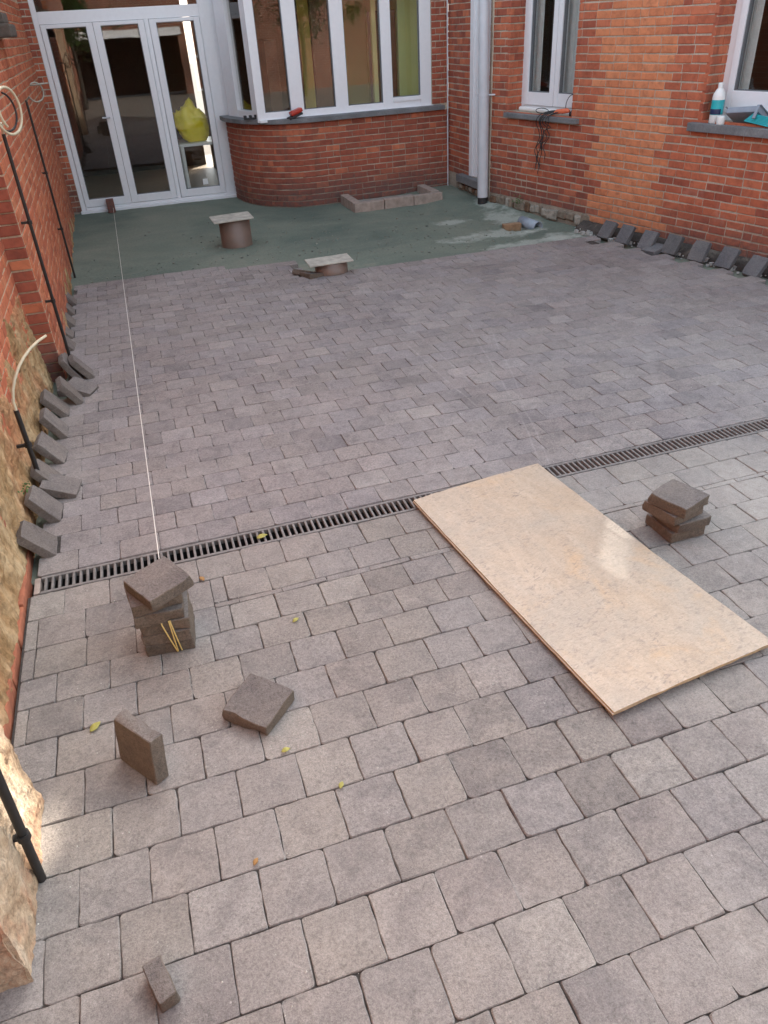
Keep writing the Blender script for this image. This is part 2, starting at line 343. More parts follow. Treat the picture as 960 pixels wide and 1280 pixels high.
def bed_material():
    m, t, b = mat('stabilised_sand'); p = POS(t)
    n = NOISE(t, p, 0.9, 6, 0.6, 0.6); n2 = NOISE(t, p, 55, 5, 0.7); n3 = NOISE(t, SCALEV(t, p, (0.6, 2.4, 1)), 2.0, 6, 0.65, 0.5)
    base = RAMP(t, n, [(0.3, (0.118,0.15,0.125)), (0.5, (0.172,0.202,0.162)), (0.75, (0.25,0.26,0.205))])
    base = MIX(t, MATH(t, 'MULTIPLY', RAMP(t, n3, [(0.5, 0.0), (0.75, 1.0)]), 0.5), base, (0.235,0.245,0.20))
    # dry cement spilled near the corner by the drain hole
    x, y, z = SEP(t, p)
    def blob(cx, cy, rx, ry):
        dx = MATH(t, 'DIVIDE', MATH(t, 'SUBTRACT', x, cx), rx); dy = MATH(t, 'DIVIDE', MATH(t, 'SUBTRACT', y, cy), ry)
        d = MATH(t, 'ADD', MATH(t, 'MULTIPLY', dx, dx), MATH(t, 'MULTIPLY', dy, dy))
        d = MATH(t, 'ADD', d, MATH(t, 'MULTIPLY', MATH(t, 'SUBTRACT', NOISE(t, p, 6, 5, 0.65), 0.5), 4.2))
        return RAMP(t, d, [(0.1, 1.0), (1.2, 0.0)])
    for a in ((3.42,6.75,0.22,0.55),(3.05,6.35,0.5,0.17),(3.55,6.03,0.22,0.16),(3.25,5.96,0.55,0.10),(2.9,7.0,0.25,0.12),(3.5,7.5,0.12,0.3)):
        base = MIX(t, MATH(t, 'MULTIPLY', blob(*a), 0.55), base, (0.50,0.53,0.47))
    base = MIX(t, MATH(t, 'MULTIPLY', blob(1.3,5.95,0.5,0.3), 0.45), base, (0.33,0.31,0.24))
    base = MIX(t, 1.0, base, RAMP(t, n2, [(0.3, 0.82), (0.7, 1.12)]), 'MULTIPLY')
    t.links.new(base, b.inputs['Base Color']); b.inputs['Roughness'].default_value = 0.95; b.inputs['Specular IOR Level'].default_value = 0.2
    BUMP(t, b, MATH(t, 'ADD', n2, n3), 0.5, 0.006); return m
M['bed'] = bed_material()
def joint_material():
    m, t, b = mat('joint_sand'); p = POS(t)
    n = NOISE(t, p, 3.5, 6, 0.7, 0.5); n2 = NOISE(t, p, 60, 4, 0.7)
    base = RAMP(t, n, [(0.38, (0.045,0.039,0.034)), (0.56, (0.072,0.062,0.054)), (0.72, (0.22,0.19,0.155))])
    base = MIX(t, 1.0, base, RAMP(t, n2, [(0.3, 0.6), (0.7, 1.3)]), 'MULTIPLY')
    t.links.new(base, b.inputs['Base Color']); b.inputs['Roughness'].default_value = 0.95
    BUMP(t, b, n2, 0.6, 0.004); return m
M['joint'] = joint_material()
M['earth'] = simple('earth', (0.16,0.14,0.12), 0.95, var=0.3, scale=6, bump=0.5)

def plaster_material():
    m, t, b = mat('crumbling_lime_render'); p = POS(t)
    q = SCALEV(t, p, (1, 1.6, 0.8))
    n = NOISE(t, q, 5, 7, 0.68, 0.8); n2 = NOISE(t, p, 26, 6, 0.7, 0.3); n3 = NOISE(t, p, 2.0, 4, 0.6)
    base = RAMP(t, n, [(0.25, (0.15,0.082,0.036)), (0.42, (0.33,0.20,0.095)), (0.58, (0.45,0.31,0.17)), (0.75, (0.56,0.44,0.28))])
    base = MIX(t, RAMP(t, n3, [(0.52, 0.0), (0.68, 0.75)]), base, (0.43,0.175,0.085))
    base = MIX(t, 1.0, base, RAMP(t, n2, [(0.3, 0.55), (0.5, 1.0), (0.7, 1.25)]), 'MULTIPLY')
    t.links.new(base, b.inputs['Base Color']); b.inputs['Roughness'].default_value = 0.95; b.inputs['Specular IOR Level'].default_value = 0.15
    BUMP(t, b, MATH(t, 'ADD', n2, n), 0.8, 0.012); return m
M['render'] = plaster_material()

def plywood_material():
    m, t, b = mat('shuttering_plywood'); o = N(t, 'ShaderNodeTexCoord').outputs['Object']
    g = NOISE(t, SCALEV(t, o, (3.0, 1.0, 1)), 7, 6, 0.7, 1.0); n2 = NOISE(t, o, 3.0, 6, 0.68, 0.6); n3 = NOISE(t, SCALEV(t, o, (1.0,1.8,1)), 42, 4, 0.7, 0.8); n4 = NOISE(t, o, 5.0, 5, 0.6, 0.4)
    base = RAMP(t, g, [(0.3, (0.44,0.335,0.235)), (0.55, (0.51,0.40,0.29)), (0.75, (0.56,0.46,0.345))])
    base = MIX(t, MATH(t, 'MULTIPLY', RAMP(t, n2, [(0.40, 0.0), (0.62, 1.0)]), 0.6), base, (0.41,0.355,0.285))
    base = MIX(t, MATH(t, 'MULTIPLY', RAMP(t, n4, [(0.58, 0.0), (0.72, 1.0)]), 0.45), base, (0.60,0.385,0.20))
    fl = MATH(t, 'MULTIPLY', RAMP(t, n3, [(0.54, 0.0), (0.64, 1.0)]), RAMP(t, NOISE(t, o, 9, 3), [(0.38, 0.15), (0.6, 0.7)]))
    base = MIX(t, fl, base, (0.26,0.215,0.18))
    chip = NOISE(t, SCALEV(t, o, (1.0,2.6,1)), 60, 4, 0.75, 1.4)
    base = MIX(t, 1.0, base, RAMP(t, chip, [(0.32, 0.80), (0.5, 1.0), (0.68, 1.14)]), 'MULTIPLY')
    base = MIX(t, MATH(t, 'MULTIPLY', RAMP(t, NOISE(t, o, 160, 3, 0.7), [(0.58, 0.0), (0.70, 1.0)]), 0.35), base, (0.36,0.29,0.23))
    t.links.new(base, b.inputs['Base Color'])
    t.links.new(RAMP(t, n2, [(0.3, 0.30), (0.7, 0.52)]), b.inputs['Roughness'])
    BUMP(t, b, MATH(t, 'ADD', g, n3), 0.15, 0.002); return m
M['ply'] = plywood_material()
M['ply_edge'] = simple('plywood_edge', (0.47,0.32,0.17), 0.8, var=0.35, scale=40, bump=0.4)

# ================================================================== THE SETTING: ground, bed, paving
def sheet(name, x0, x1, y0, y1, z, m, n=1, kind='structure'):
    b = MB(); b.add([(x0,y0,z),(x1,y0,z),(x1,y1,z),(x0,y1,z)], [(0,1,2,3)])
    o = b.build(name, m, recalc=False); tag(o, kind=kind); return o
tag(sheet('ground', -60, 60, -60, 60, -0.16, M['earth']), 'bare earth under and around the courtyard', 'ground')
def wall_x(y): return 5.22 - 0.225*y                     # courtyard face of the house's long wall
def fbm(x, y, z=0, o=4): return noise.fractal(Vector((x, y, z)), 1.0, 2.0, o)
b = MB(); X0, X1, Y0, Y1, st = -0.72, 4.32, 2.462, 9.62, 0.045
nx, ny = int((X1-X0)/st)+1, int((Y1-Y0)/st)+1
for j in range(ny):
    for i in range(nx):
        x, y = X0+i*st, Y0+j*st
        z = -0.034 + 0.006*fbm(x*1.1, y*1.1) + 0.004*fbm(x*6, y*6, 3) + 0.003*fbm(x*3, y*11, 6)
        if y > 5.9: z += 0.05*max(0, min(1, (x - wall_x(y) + 0.45)/0.5)) * max(0, min(1, (y-6.6)/0.6))
        dx, dy = (x-3.37)/0.17, (y-6.50)/0.15
        q = dx*dx+dy*dy + 0.5*fbm(x*7, y*7, 9)
        if q < 1.1: z -= 0.11*min(1, (1.1-q)*2.5)
        elif q < 2.2: z += 0.012*(2.2-q)
        b.v.append((x, y, z))
for j in range(ny-1):
    for i in range(nx-1):
        a = j*nx+i; b.f.append((a, a+1, a+nx+1, a+nx)); b.m.append(0); b.smooth.append(True)
tag(b.build('mortar_bed', M['bed'], recalc=False), 'levelled grey green mortar bed not yet paved, before the doors', 'mortar bed', kind='structure')

def paver_geo(wd, dp, t, rnd, cor=0.0060, jit=0.0015, edge=0.0020):
    hx, hy = wd/2, dp/2; out = []
    j = lambda: rnd.uniform(-jit, jit)
    cs = [min(cor*(rnd.uniform(0.5, 1.3) if rnd.random() > 0.15 else rnd.uniform(1.6, 2.6)), hx*0.45, hy*0.45) for _ in range(4)]
    for k, (ax, ay, bx, by) in enumerate(((-1,-1,1,-1),(1,-1,1,1),(1,1,-1,1),(-1,1,-1,-1))):
        ux, uy = (bx-ax)/2, (by-ay)/2; c0, c1 = cs[k], cs[(k+1) % 4]
        L = wd if uy == 0 else dp; p0 = (ax*hx, ay*hy)
        for d in (c0*0.25, c0, L*0.26, L*0.42, L*0.58, L*0.75, L-c1):
            dd = d; inn = (c0*0.38 if d < c0 else 0)
            out.append((p0[0]+ux*dd - uy*inn + j()*(0.4 if d < c0 else 1), p0[1]+uy*dd + ux*inn + j()*(0.4 if d < c0 else 1)))
    n = len(out)
    tilt = rnd.uniform(-0.0014, 0.0014), rnd.uniform(-0.0014, 0.0014); dz = rnd.uniform(-0.001, 0.001)
    vs = [(x, y, -t) for x, y in out]
    vs += [(x, y, -edge*rnd.uniform(0.7, 1.5)) for x, y in out]
    for x, y in out:
        f = 1 - edge*rnd.uniform(0.6, 1.5)/min(hx, hy)
        vs.append((x*f, y*f, dz + tilt[0]*x/hx + tilt[1]*y/hy))
    vs.append((0, 0, dz + 0.0004))
    fs = []
    for k in range(n):
        k2 = (k+1) % n
        fs.append((k, k2, n+k2, n+k)); fs.append((n+k, n+k2, 2*n+k2, 2*n+k)); fs.append((2*n+k, 2*n+k2, 3*n))
    return vs, fs
def lay_paving(name, label, rows, material, jx0, jx1, jpolys, gap, zj, shared_w, shared_d):
    b = MB()
    for (x0, x1, y0, y1) in jpolys: b.add([(x0,y0,zj),(x1,y0,zj),(x1,y1,zj),(x0,y1,zj)], [(0,1,2,3)])
    root = b.build(name, M['joint'], recalc=False); tag(root, label, 'paving', kind='structure')
    rnd = random.Random(3); variants = []
    for k in range(14):
        vs, fs = paver_geo(shared_w, shared_d, 0.042, rnd)
        me = bpy.data.meshes.new('paver'); me.from_pydata(vs, [], fs); me.materials.append(material)
        me.polygons.foreach_set('use_smooth', [False]*len(fs)); variants.append(me)
    items = []
    for (y0, y1, phase, pitch, xa, xb) in rows:
        k = math.floor((xa-phase)/pitch); x = phase + k*pitch
        edges = [xa]
        while True:
            k += 1; x = phase + k*pitch + rnd.uniform(-0.004, 0.004)
            if x >= xb - 0.02: edges.append(xb); break
            if x > xa + 0.028: edges.append(x)
        for e0, e1 in zip(edges, edges[1:]):
            if e1-e0 < 0.02: continue
            items.append(((e0+e1)/2, (y0+y1)/2, e1-e0-gap*rnd.uniform(0.7,1.4), y1-y0-gap*rnd.uniform(0.7,1.5)))
    items.sort(key=lambda i: -score((i[0], i[1], 0), i[2]*i[3]))
    rest = MB()
    for n, (cx, cy, wd, dp) in enumerate(items):
        rz = rnd.choice((0, math.pi)) + rnd.uniform(-0.008, 0.008)
        if n < 300:
            mw = Matrix.Translation((cx, cy, 0)) @ Matrix.Rotation(rz, 4, 'Z') @ Matrix.Diagonal((wd/shared_w, dp/shared_d, 1, 1))
            link('paver', rnd.choice(variants), None, root, mw)
        else:
            vs, fs = paver_geo(wd, dp, 0.042, rnd); c, s = math.cos(rz), math.sin(rz)
            rest.add([(cx+c*v[0]-s*v[1], cy+s*v[0]+c*v[1], v[2]) for v in vs], fs)
    if rest.v: tag(rest.build('pavers', material, root, recalc=False), kind='stuff')
    return root
FL = [-0.41,-0.265,-0.12,0.03,0.175,0.32,0.465,0.611,0.763,0.913,1.057,1.204,1.352,1.5,1.642,1.78,1.905,2.034,2.058,2.198,2.341]
rows = []
for k in range(len(FL)-1):
    y0, y1 = FL[k], FL[k+1]; ym = (y0+y1)/2
    xa = -0.80 if ym < 0.99 else (-0.553 if ym < 1.42 else -0.632)
    ph = 0.104 if k % 2 == 1 else 0.026
    if y1-y0 < 0.04: rows.append((y0, y1, 0.06, 0.156, -0.02, wall_x(ym)-0.03)); continue
    if abs(y1-2.034) < 1e-6 or abs(y0-2.058) < 1e-6:      # the cut strip is only on one side of the stack
        yl0, yl1 = (y0, 2.046) if y1 < 2.04 else (2.046, y1)
        rows.append((yl0, yl1, ph, 0.1558, xa, -0.02)); rows.append((y0, y1, ph, 0.1558, -0.02, wall_x(ym)-0.03)); continue
    rows.append((y0, y1, ph + random.uniform(-0.006,0.006), 0.1558, xa, wall_x(ym)-0.03))
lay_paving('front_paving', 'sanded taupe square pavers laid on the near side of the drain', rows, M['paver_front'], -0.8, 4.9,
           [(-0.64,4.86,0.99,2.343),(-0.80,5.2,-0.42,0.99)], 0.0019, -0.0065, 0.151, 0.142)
rows = []
for k in range(31):
    y0 = 2.453 + k*0.1275; y1 = y0 + 0.1275; ym = (y0+y1)/2
    far = ym > 4.4
    xa = (-0.567 if far else -0.615) if k % 2 == 0 else -0.541
    xb = wall_x(ym) - (0.33 if k % 2 == 0 else 0.235)
    if ym > 5.80:
        xb = 1.12 + 0.0738*(k % 2) - (0.5 if k > 29 else 0.0)
    elif ym > 5.55: xb = xb if k % 2 else xb-0.1
    ph = -0.468 + (0.0738 if k % 2 else 0)
    rows.append((y0, y1, ph, 0.1476, xa, xb))
lay_paving('back_paving', 'dark mauve square pavers laid between the drain and the mortar bed', rows, M['paver_back'], -0.6, 4,
           [(-0.56,3.62,2.455,5.74),(-0.56,1.1,5.74,6.26),(-0.56,0.58,6.26,6.38)], 0.0013, -0.0058, 0.144, 0.1235)
tag(sheet('yard', -0.9, 14, -9, -0.42, -0.004, M['earth']), 'plain concrete yard behind the paved court', 'yard')

tag(sheet('side_yard', 4.2, 14, -0.42, 7.0, -0.02, M['earth']), 'bare yard beyond the end of the house', 'yard')
# ================================================================== drain channel
dr = empty('drain_channel', (0, 2.397, 0)); tag(dr, 'long slotted cast iron drain channel crossing the paving', 'drain')
DX0, DX1 = -0.60, 4.66
b = MB()
b.box((DX0,-0.05,-0.12),(DX1,0.05,-0.10)); b.box((DX0,-0.052,-0.10),(DX1,-0.044,-0.02)); b.box((DX0,0.044,-0.10),(DX1,0.052,-0.02))
b.build('channel', M['channel'], dr)
for s in (-1, 1):
    b = MB(); b.box((DX0, s*0.0445-0.0065, -0.022),(DX1, s*0.0445+0.0065, -0.001)); b.build('rail', M['iron'], dr, bevel=0.002)
b = MB(); b.box((-0.0045,-0.038,-0.02),(0.0045,0.038,-0.0015)); bar = b.build('bar', M['iron'], dr, bevel=0.0022)
nb = int((DX1-DX0-0.02)/0.0242)
for k in range(nb):
    o = bar if k == 0 else bar.copy()
    if k: COL.objects.link(o)
    o.location = (DX0+0.016+k*0.0242, 0, 0)
b = MB(); b.box((DX0-0.022,-0.048,-0.04),(DX0-0.002,0.046,0.0)); b.build('end_cap', M['kerb'], dr, bevel=0.003)

# ================================================================== walls of single bricks
BL, BH, PITCH, COURSE = 0.1455, 0.0500, 0.152, 0.0582
def brick_mesh(material, L, rnd):
    D = 0.035; e = 0.0035; j = lambda a=0.0013: rnd.uniform(-a, a)
    h = BH/2; l = L/2
    vs = [(-l,D,-h),(l,D,-h),(l,D,h),(-l,D,h)]
    vs += [(x+j(), 0.0035+j(), z+j()) for x, z in ((-l,-h),(l,-h),(l,h),(-l,h))]
    vs += [(x+j(), j(), z+j()) for x, z in ((-l+e,-h+e),(l-e,-h+e),(l-e,h-e),(-l+e,h-e))]
    fs = []
    for k in range(4):
        k2 = (k+1) % 4; fs += [(k, k2, 4+k2, 4+k), (4+k, 4+k2, 8+k2, 8+k)]
    fs.append((8,9,10,11))
    me = bpy.data.meshes.new('brick'); me.from_pydata(vs, [], fs); me.materials.append(material); return me
BRK = {}
def get_brick(key, rnd):
    if key not in BRK:
        r = random.Random(len(BRK)); BRK[key] = [brick_mesh(M[key], BL, r) for _ in range(6)]
    return rnd.choice(BRK[key])
def frame_at(p, d):          # x along the wall, y into the wall, z up
    d = Vector((d[0], d[1], 0)).normalized(); yv = Vector((-d.y, d.x, 0))
    return Matrix(((d.x,yv.x,0,p[0]),(d.y,yv.y,0,p[1]),(0,0,1,p[2]),(0,0,0,1)))
def lay_bricks(root, path, s0, s1, z0, z1, holes=(), choose=None, limit=300, seed=1, pitch=PITCH, proud=0.0):
    """path(s) -> (x, y, dx, dy); bricks of a running bond, minus the holes (s0,s1,z0,z1)"""
    rnd = random.Random(seed); items = []
    nrow = int((z1-z0)/COURSE)
    for r in range(nrow):
        z = z0 + (r+0.5)*COURSE; off = (pitch/2 if r % 2 else 0) + rnd.uniform(-0.008, 0.008)
        cuts = [s0]; s = s0 + off if off > 0.03 else s0 + pitch + off
        while s < s1-0.03: cuts.append(s + rnd.uniform(-0.004, 0.004)); s += pitch if rnd.random() > 0.10 else pitch/2
        cuts.append(s1)
        for a, c in zip(cuts, cuts[1:]):
            segs = [(a, c)]
            for (h0, h1, k0, k1) in holes:
                if k0 - 0.012 < z < k1 + 0.012:
                    ns = []
                    for (p, q) in segs:
                        if q <= h0 or p >= h1: ns.append((p, q)); continue
                        if p < h0: ns.append((p, h0))
                        if q > h1: ns.append((h1, q))
                    segs = ns
            for (p, q) in segs:
                if q-p > 0.022: items.append(((p+q)/2, z + rnd.uniform(-0.0015,0.0015), q-p-0.0042*rnd.uniform(0.6,1.6)))
    out = []
    for s, z, L in items:
        x, y, dx, dy = path(s); key = choose(s, z, L, rnd) if choose else 'brick_red'
        if key: out.append((score((x, y, z), L), s, z, L, key, x, y, dx, dy))
    out.sort(key=lambda i: -i[0]); rest = {}
    for n, (sc_, s, z, L, key, x, y, dx, dy) in enumerate(out):
        push = proud + rnd.uniform(-0.0022, 0.0022)
        mw = frame_at((x, y, z), (dx, dy)) @ Matrix.Translation((0, -push, 0)) @ Matrix.Rotation(rnd.uniform(-0.006,0.006), 4, 'Y') @ Matrix.Diagonal((L/BL*rnd.choice((1,1)), 1, rnd.uniform(0.95,1.03), 1))
        me = get_brick(key, rnd)
        if n < limit and sc_ > 0: link('brick', me, None, root, root.matrix_world.inverted() @ mw)
        else:
            b = rest.setdefault(key, MB()); b.add([mw @ v.co for v in me.vertices], [tuple(p.vertices) for p in me.polygons])
    if rest:
        keys = list(rest); B = MB()
        for i, k in enumerate(keys): B.add(rest[k].v, rest[k].f, i)
        tag(B.build('bricks', [M[k] for k in keys], root, recalc=False), kind='stuff')
def line_path(p, d):
    L = math.hypot(*d); d = (d[0]/L, d[1]/L)
    return lambda s: (p[0]+d[0]*s, p[1]+d[1]*s, d[0], d[1])
def backing(name, p, d, s0, s1, z0, z1, holes, thick, material, parent, inset=0.004):
    """mortar body of a flat wall with real openings"""
    F = frame_at((p[0], p[1], 0), d); T = lambda v: F @ Vector(v)
    ss = sorted({s0, s1, *[h for H in holes for h in H[:2] if s0 < h < s1]}); zs = sorted({z0, z1, *[h for H in holes for h in H[2:] if z0 < h < z1]})
    b = MB()
    for i in range(len(ss)-1):
        for k in range(len(zs)-1):
            cs, cz = (ss[i]+ss[i+1])/2, (zs[k]+zs[k+1])/2
            if any(h[0] < cs < h[1] and h[2] < cz < h[3] for h in holes): continue
            b.box((ss[i], inset, zs[k]), (ss[i+1], thick, zs[k+1]), T)
    return b.build(name, material, parent, recalc=False)

# ------------------------------------------------------------------ the house
house = empty('brick_house', (2.5, 10, 0)); tag(house, 'red brick house with white window frames and a rounded bay, enclosing the court', 'house')
def hp(o):                      # keep world placement under the house
    o.parent = house; o.matrix_parent_inverse = house.matrix_world.inverted(); return o
bpy.context.view_layer.update()
WO, WD = (5.22-0.225*8, 8.0), (0.225, -1.0)
WPATH = line_path(WO, WD); WF = frame_at((WO[0], WO[1], 0), WD)
WT = lambda v: WF @ Vector((v[0], -v[1], v[2]))          # (s, out of wall, z) -> world
W1 = (0.748, 1.625, 0.842, 2.12); W2 = (2.975, 4.30, 0.893, 2.12)
long_wall = hp(backing('wall', WO, WD, 0.46, 4.75, -0.1, 2.13, [W1, W2], 0.25, M['mortar'], None))
bpy.context.view_layer.update()
def pick_long(s, z, L, rnd):
    row = int(round((z-0.06)/COURSE)); tooth = 0.062 if row % 2 else 0.0
    lo = 1.975 - 0.045*z - 0.045 + tooth; hi = 2.735 - 0.075*z - 0.04 + tooth*0.9
    if lo < s - L/2 + 0.03 and s + L/2 - 0.03 < hi: return 'brick_orange'
    if lo < s < hi: return 'brick_orange'
    if s < lo: return 'brick_dark' if rnd.random() < (0.15 if z > 0.85 else 0.55) else 'brick_red'
    return 'brick_red' if rnd.random() < (0.93 if z > 0.5 else 0.8) else 'brick_dark'
lay_bricks(long_wall, WPATH, 0.46, 4.75, 0.035, 2.12, [W1, W2, (0.46,1.9,0,0.09)], pick_long, 300, 11)
# reveals of the two recessed windows
for (W, nm) in ((W1, 0), (W2, 1)):
    for side in (0, 1):
        s = W[side]
        if side == 0: p0 = WT((s, 0.0, 0)); dd = (WF[0][1], WF[1][1])        # jamb facing along +s
        else: p0 = WT((s, -0.2, 0)); dd = (-WF[0][1], -WF[1][1])
        lay_bricks(long_wall, line_path((p0[0], p0[1]), dd), 0.0, 0.2, W[2]+0.005, W[3]-0.01, (), lambda s, z, L, r: 'brick_dark' if r.random() < 0.35 else 'brick_red', 60, 20+side, pitch=0.1, proud=0.006)
b = MB(); b.box((0.46,-0.25,2.13),(4.75,-4.2,2.6), WT); b.box((4.70,-0.25,-0.1),(4.75,-4.2,2.13), WT); b.box((0.46,-4.15,-0.1),(4.70,-4.2,2.13), WT)
hp(b.build('annexe', M['brick_far'], None))
hp(backing('upper_wall', WO, WD, 0.46, 4.75, 2.131, 5.7, [(0.84,1.36,4.97,5.71),(2.55,2.96,3.0,3.66)], 0.22, M['brick_far'], None, inset=-0.002))  # both openings added out of view, to let sun patches onto pier and board
b = MB(); b.box((2.55,-0.012,3.0),(2.785,-0.004,3.66), WT); b.box((2.905,-0.012,3.0),(2.96,-0.004,3.66), WT); b.box((2.785,-0.012,3.30),(2.905,-0.004,3.66), WT); b.box((2.785,-0.012,3.0),(2.905,-0.004,3.08), WT)
k = 0
while k < 6: b.box((2.785,-0.012,3.092+0.036*k),(2.905,-0.004,3.118+0.036*k), WT); k += 1
hp(b.build('added_sun_slats', M['iron'], None))  # added slotted plate, unseen, thins the sun to a soft spot on the board
# rooms behind the long wall
b = MB(); b.box((0.46,-0.26,-0.05),(4.69,-4.1,0.0), WT); b.box((0.5,-3.0,0.0),(4.69,-3.05,2.13), WT); b.box((2.2,-0.26,0.0),(2.25,-3.0,2.13), WT); b.box((0.47,-0.26,0.0),(0.52,-3.0,2.13), WT)
hp(b.build('room', M['brown_wall'], None))

def frame_piece(b, T, s0, s1, z0, z1, o0, o1): b.box((s0, o0, z0), (s1, o1, z1), T)
def casement(name, T, W, front, bars, glass_z0, sash_label=None, fw=0.055):
    """white window: outer frame, mullions at bars=(s0,s1), glass between"""
    s0, s1, z0, z1 = W; b = MB(); o1, o0 = front, front-0.06
    b.box((s0+0.001,o0,z0),(s0+fw,o1,z1),T); b.box((s1-fw,o0,z0),(s1-0.001,o1,z1),T)
    b.box((s0+fw,o0,z0),(s1-fw,o1-0.001,z0+0.05),T); b.box((s0+fw,o0,z1-0.05),(s1-fw,o1-0.001,z1),T)
    root = hp(b.build(name, M['pvc'], None, bevel=0.004))
    bpy.context.view_layer.update()
    cells = []; prev = s0+fw
    for (a, c) in bars: cells.append((prev, (a+c)/2)); prev = (a+c)/2
    cells.append((prev, s1-fw))
    for i, (a, c) in enumerate(cells):
        ga = a + 0.052 if i == 0 else bars[i-1][1]; gc = c - 0.052 if i == len(cells)-1 else bars[i][0]
        b = MB(); f0, f1 = o0+0.005, o1+0.014
        b.box((a+0.003,f0,z0+0.052),(ga,f1,z1-0.052),T); b.box((gc,f0,z0+0.052),(c-0.003,f1,z1-0.052),T)
        b.box((ga,f0,z0+0.052),(gc,f1-0.001,glass_z0),T); b.box((ga,f0,z1-0.12),(gc,f1-0.001,z1-0.052),T)
        sash = b.build('sash', M['pvc'], root, bevel=0.004); sash.matrix_parent_inverse = root.matrix_world.inverted()
        b = MB(); g = 0.006
        b.box((ga-0.001,f0+0.02,glass_z0-0.001),(ga+g,f1-0.012,z1-0.119),T); b.box((gc-g,f0+0.02,glass_z0-0.001),(gc+0.001,f1-0.012,z1-0.119),T); b.box((ga+g,f0+0.02,glass_z0-0.001),(gc-g,f1-0.012,glass_z0+g),T)
        o = b.build('gasket', M['gasket'], root); o.matrix_parent_inverse = root.matrix_world.inverted()
        b = MB(); b.box((ga+0.001,f0+0.03,glass_z0+0.001),(gc-0.001,f0+0.036,z1-0.122),T)
        o = b.build('pane', M['glass'], root); o.matrix_parent_inverse = root.matrix_world.inverted()
    return root
casement('window', WT, W1, -0.165, [(1.150,1.268)], 1.000)
casement('window', WT, W2, -0.165, [(3.58,3.70)], 1.085, fw=0.06)
def sill(name, s0, s1, z0, z1, out=0.05):
    b = MB(); b.box((s0,-0.2,z0),(s1,out,z1),WT); return hp(b.build(name, M['bluestone'], None, bevel=0.005))
sill('window_sill', 0.752, 1.728, 0.801, 0.8405); sill('window_sill', 2.90, 4.38, 0.833, 0.889)
# curtains inside
for (s0, s1, o) in ((1.14,1.55,-0.265),(0.79,0.875,-0.265),(3.03,3.115,-0.265)):
    b = MB(); n = 14
    pts = [(s0+(s1-s0)*k/n, o - 0.012 + 0.008*math.sin(k*2.2)) for k in range(n+1)]
    for k in range(n):
        b.add([WT((pts[k][0],pts[k][1],0.3)), WT((pts[k+1][0],pts[k+1][1],0.3)), WT((pts[k+1][0],pts[k+1][1],2.1)), WT((pts[k][0],pts[k][1],2.1))], [(0,1,2,3)], 0, True)
        b.add([WT((pts[k][0],pts[k][1]-0.004,0.3)), WT((pts[k+1][0],pts[k+1][1]-0.004,0.3)), WT((pts[k+1][0],pts[k+1][1]-0.004,2.1)), WT((pts[k][0],pts[k][1]-0.004,2.1))], [(0,3,2,1)], 0, True)
    hp(b.build('curtain', M['curtain'], None, recalc=False))

# short wall with the side door between bay and long wall
SP, SDr = (3.515, 8.58), (0.0, -1.0); SF = frame_at((SP[0], SP[1], 0), SDr); ST = lambda v: SF @ Vector((v[0], -v[1], v[2]))
DH = (0.60, 1.05, 0.19, 2.13)
sw = hp(backing('wall', SP, SDr, 0.0, 1.08, -0.08, 2.13, [DH], 0.22, M['mortar'], None)); bpy.context.view_layer.update()
lay_bricks(sw, line_path(SP, SDr), 0.0, 0.60, 0.16, 2.12, (), lambda s, z, L, r: 'brick_dark' if r.random() < 0.7 else 'brick_red', 300, 31)
b = MB()
for (a, c, o) in ((0.603,0.68,0.012),(0.68,0.74,-0.01),(0.74,1.045,-0.03)): b.box((a,-0.06,0.192),(c,o,2.12),ST)
hp(b.build('side_door', M['pvc'], None, bevel=0.004))
b = MB(); b.box((0.40,-0.1,0.115),(1.06,0.075,0.188),ST); hp(b.build('threshold', M['bluestone'], None, bevel=0.006))

# bay: rounded brick parapet wall
def bay_path(s):
    # ellipse quarter then straight run
    S1 = 1.3815
    if s < S1:
        th = (s/S1)*math.pi/2
        for _ in range(2): pass
        c, k = math.cos(th), math.sin(th)
        x, y = 1.95-0.75*c, 9.5-1.0*k; dx, dy = 0.75*k, -1.0*c
    else:
        u = s-S1; dx, dy = 1.0, 0.045; L = math.hypot(dx, dy); x, y = 1.95+u*dx/L, 8.5+u*dy/L
    L = math.hypot(dx, dy); return x, y, dx/L, dy/L
BAY_L = 1.3815 + 1.585
def sweep(b, path, s0, s1, n, prof, mi=0):
    """prof: list of (out, z) closed; swept along the path"""
    m = len(prof); base = len(b.v)
    for i in range(n+1):
        x, y, dx, dy = path(s0+(s1-s0)*i/n); ox, oy = dy, -dx
        for (o, z) in prof: b.v.append((x+ox*o, y+oy*o, z))
    for i in range(n):
        for k in range(m):
            a = base+i*m+k; c = base+i*m+(k+1) % m
            b.f.append((a, c, c+m, a+m)); b.m.append(mi); b.smooth.append(False)
    b.f.append(tuple(base+k for k in range(m))); b.f.append(tuple(base+n*m+k for k in range(m))[::-1]); b.m += [mi, mi]; b.smooth += [False, False]
b = MB(); sweep(b, bay_path, 0, BAY_L, 60, [(-0.006,-0.1),(-0.006,0.785),(-0.2,0.785),(-0.2,-0.1)])
bay = hp(b.build('bay_wall', M['mortar'], None)); bpy.context.view_layer.update()
def pick_bay(s, z, L, r): return 'brick_dark' if r.random() < 0.85 else 'brick_red'
lay_bricks(bay, bay_path, 0.0, 1.0, -0.03, 0.786, (), pick_bay, 120, 41, pitch=0.078)
lay_bricks(bay, bay_path, 1.0, BAY_L, -0.03, 0.786, (), pick_bay, 180, 42, pitch=0.150)
b = MB(); sweep(b, bay_path, -0.03, BAY_L-0.085, 60, [(0.055,0.789),(0.055,0.828),(-0.22,0.834),(-0.22,0.789)])
hp(b.build('window_sill', M['bluestone'], None))
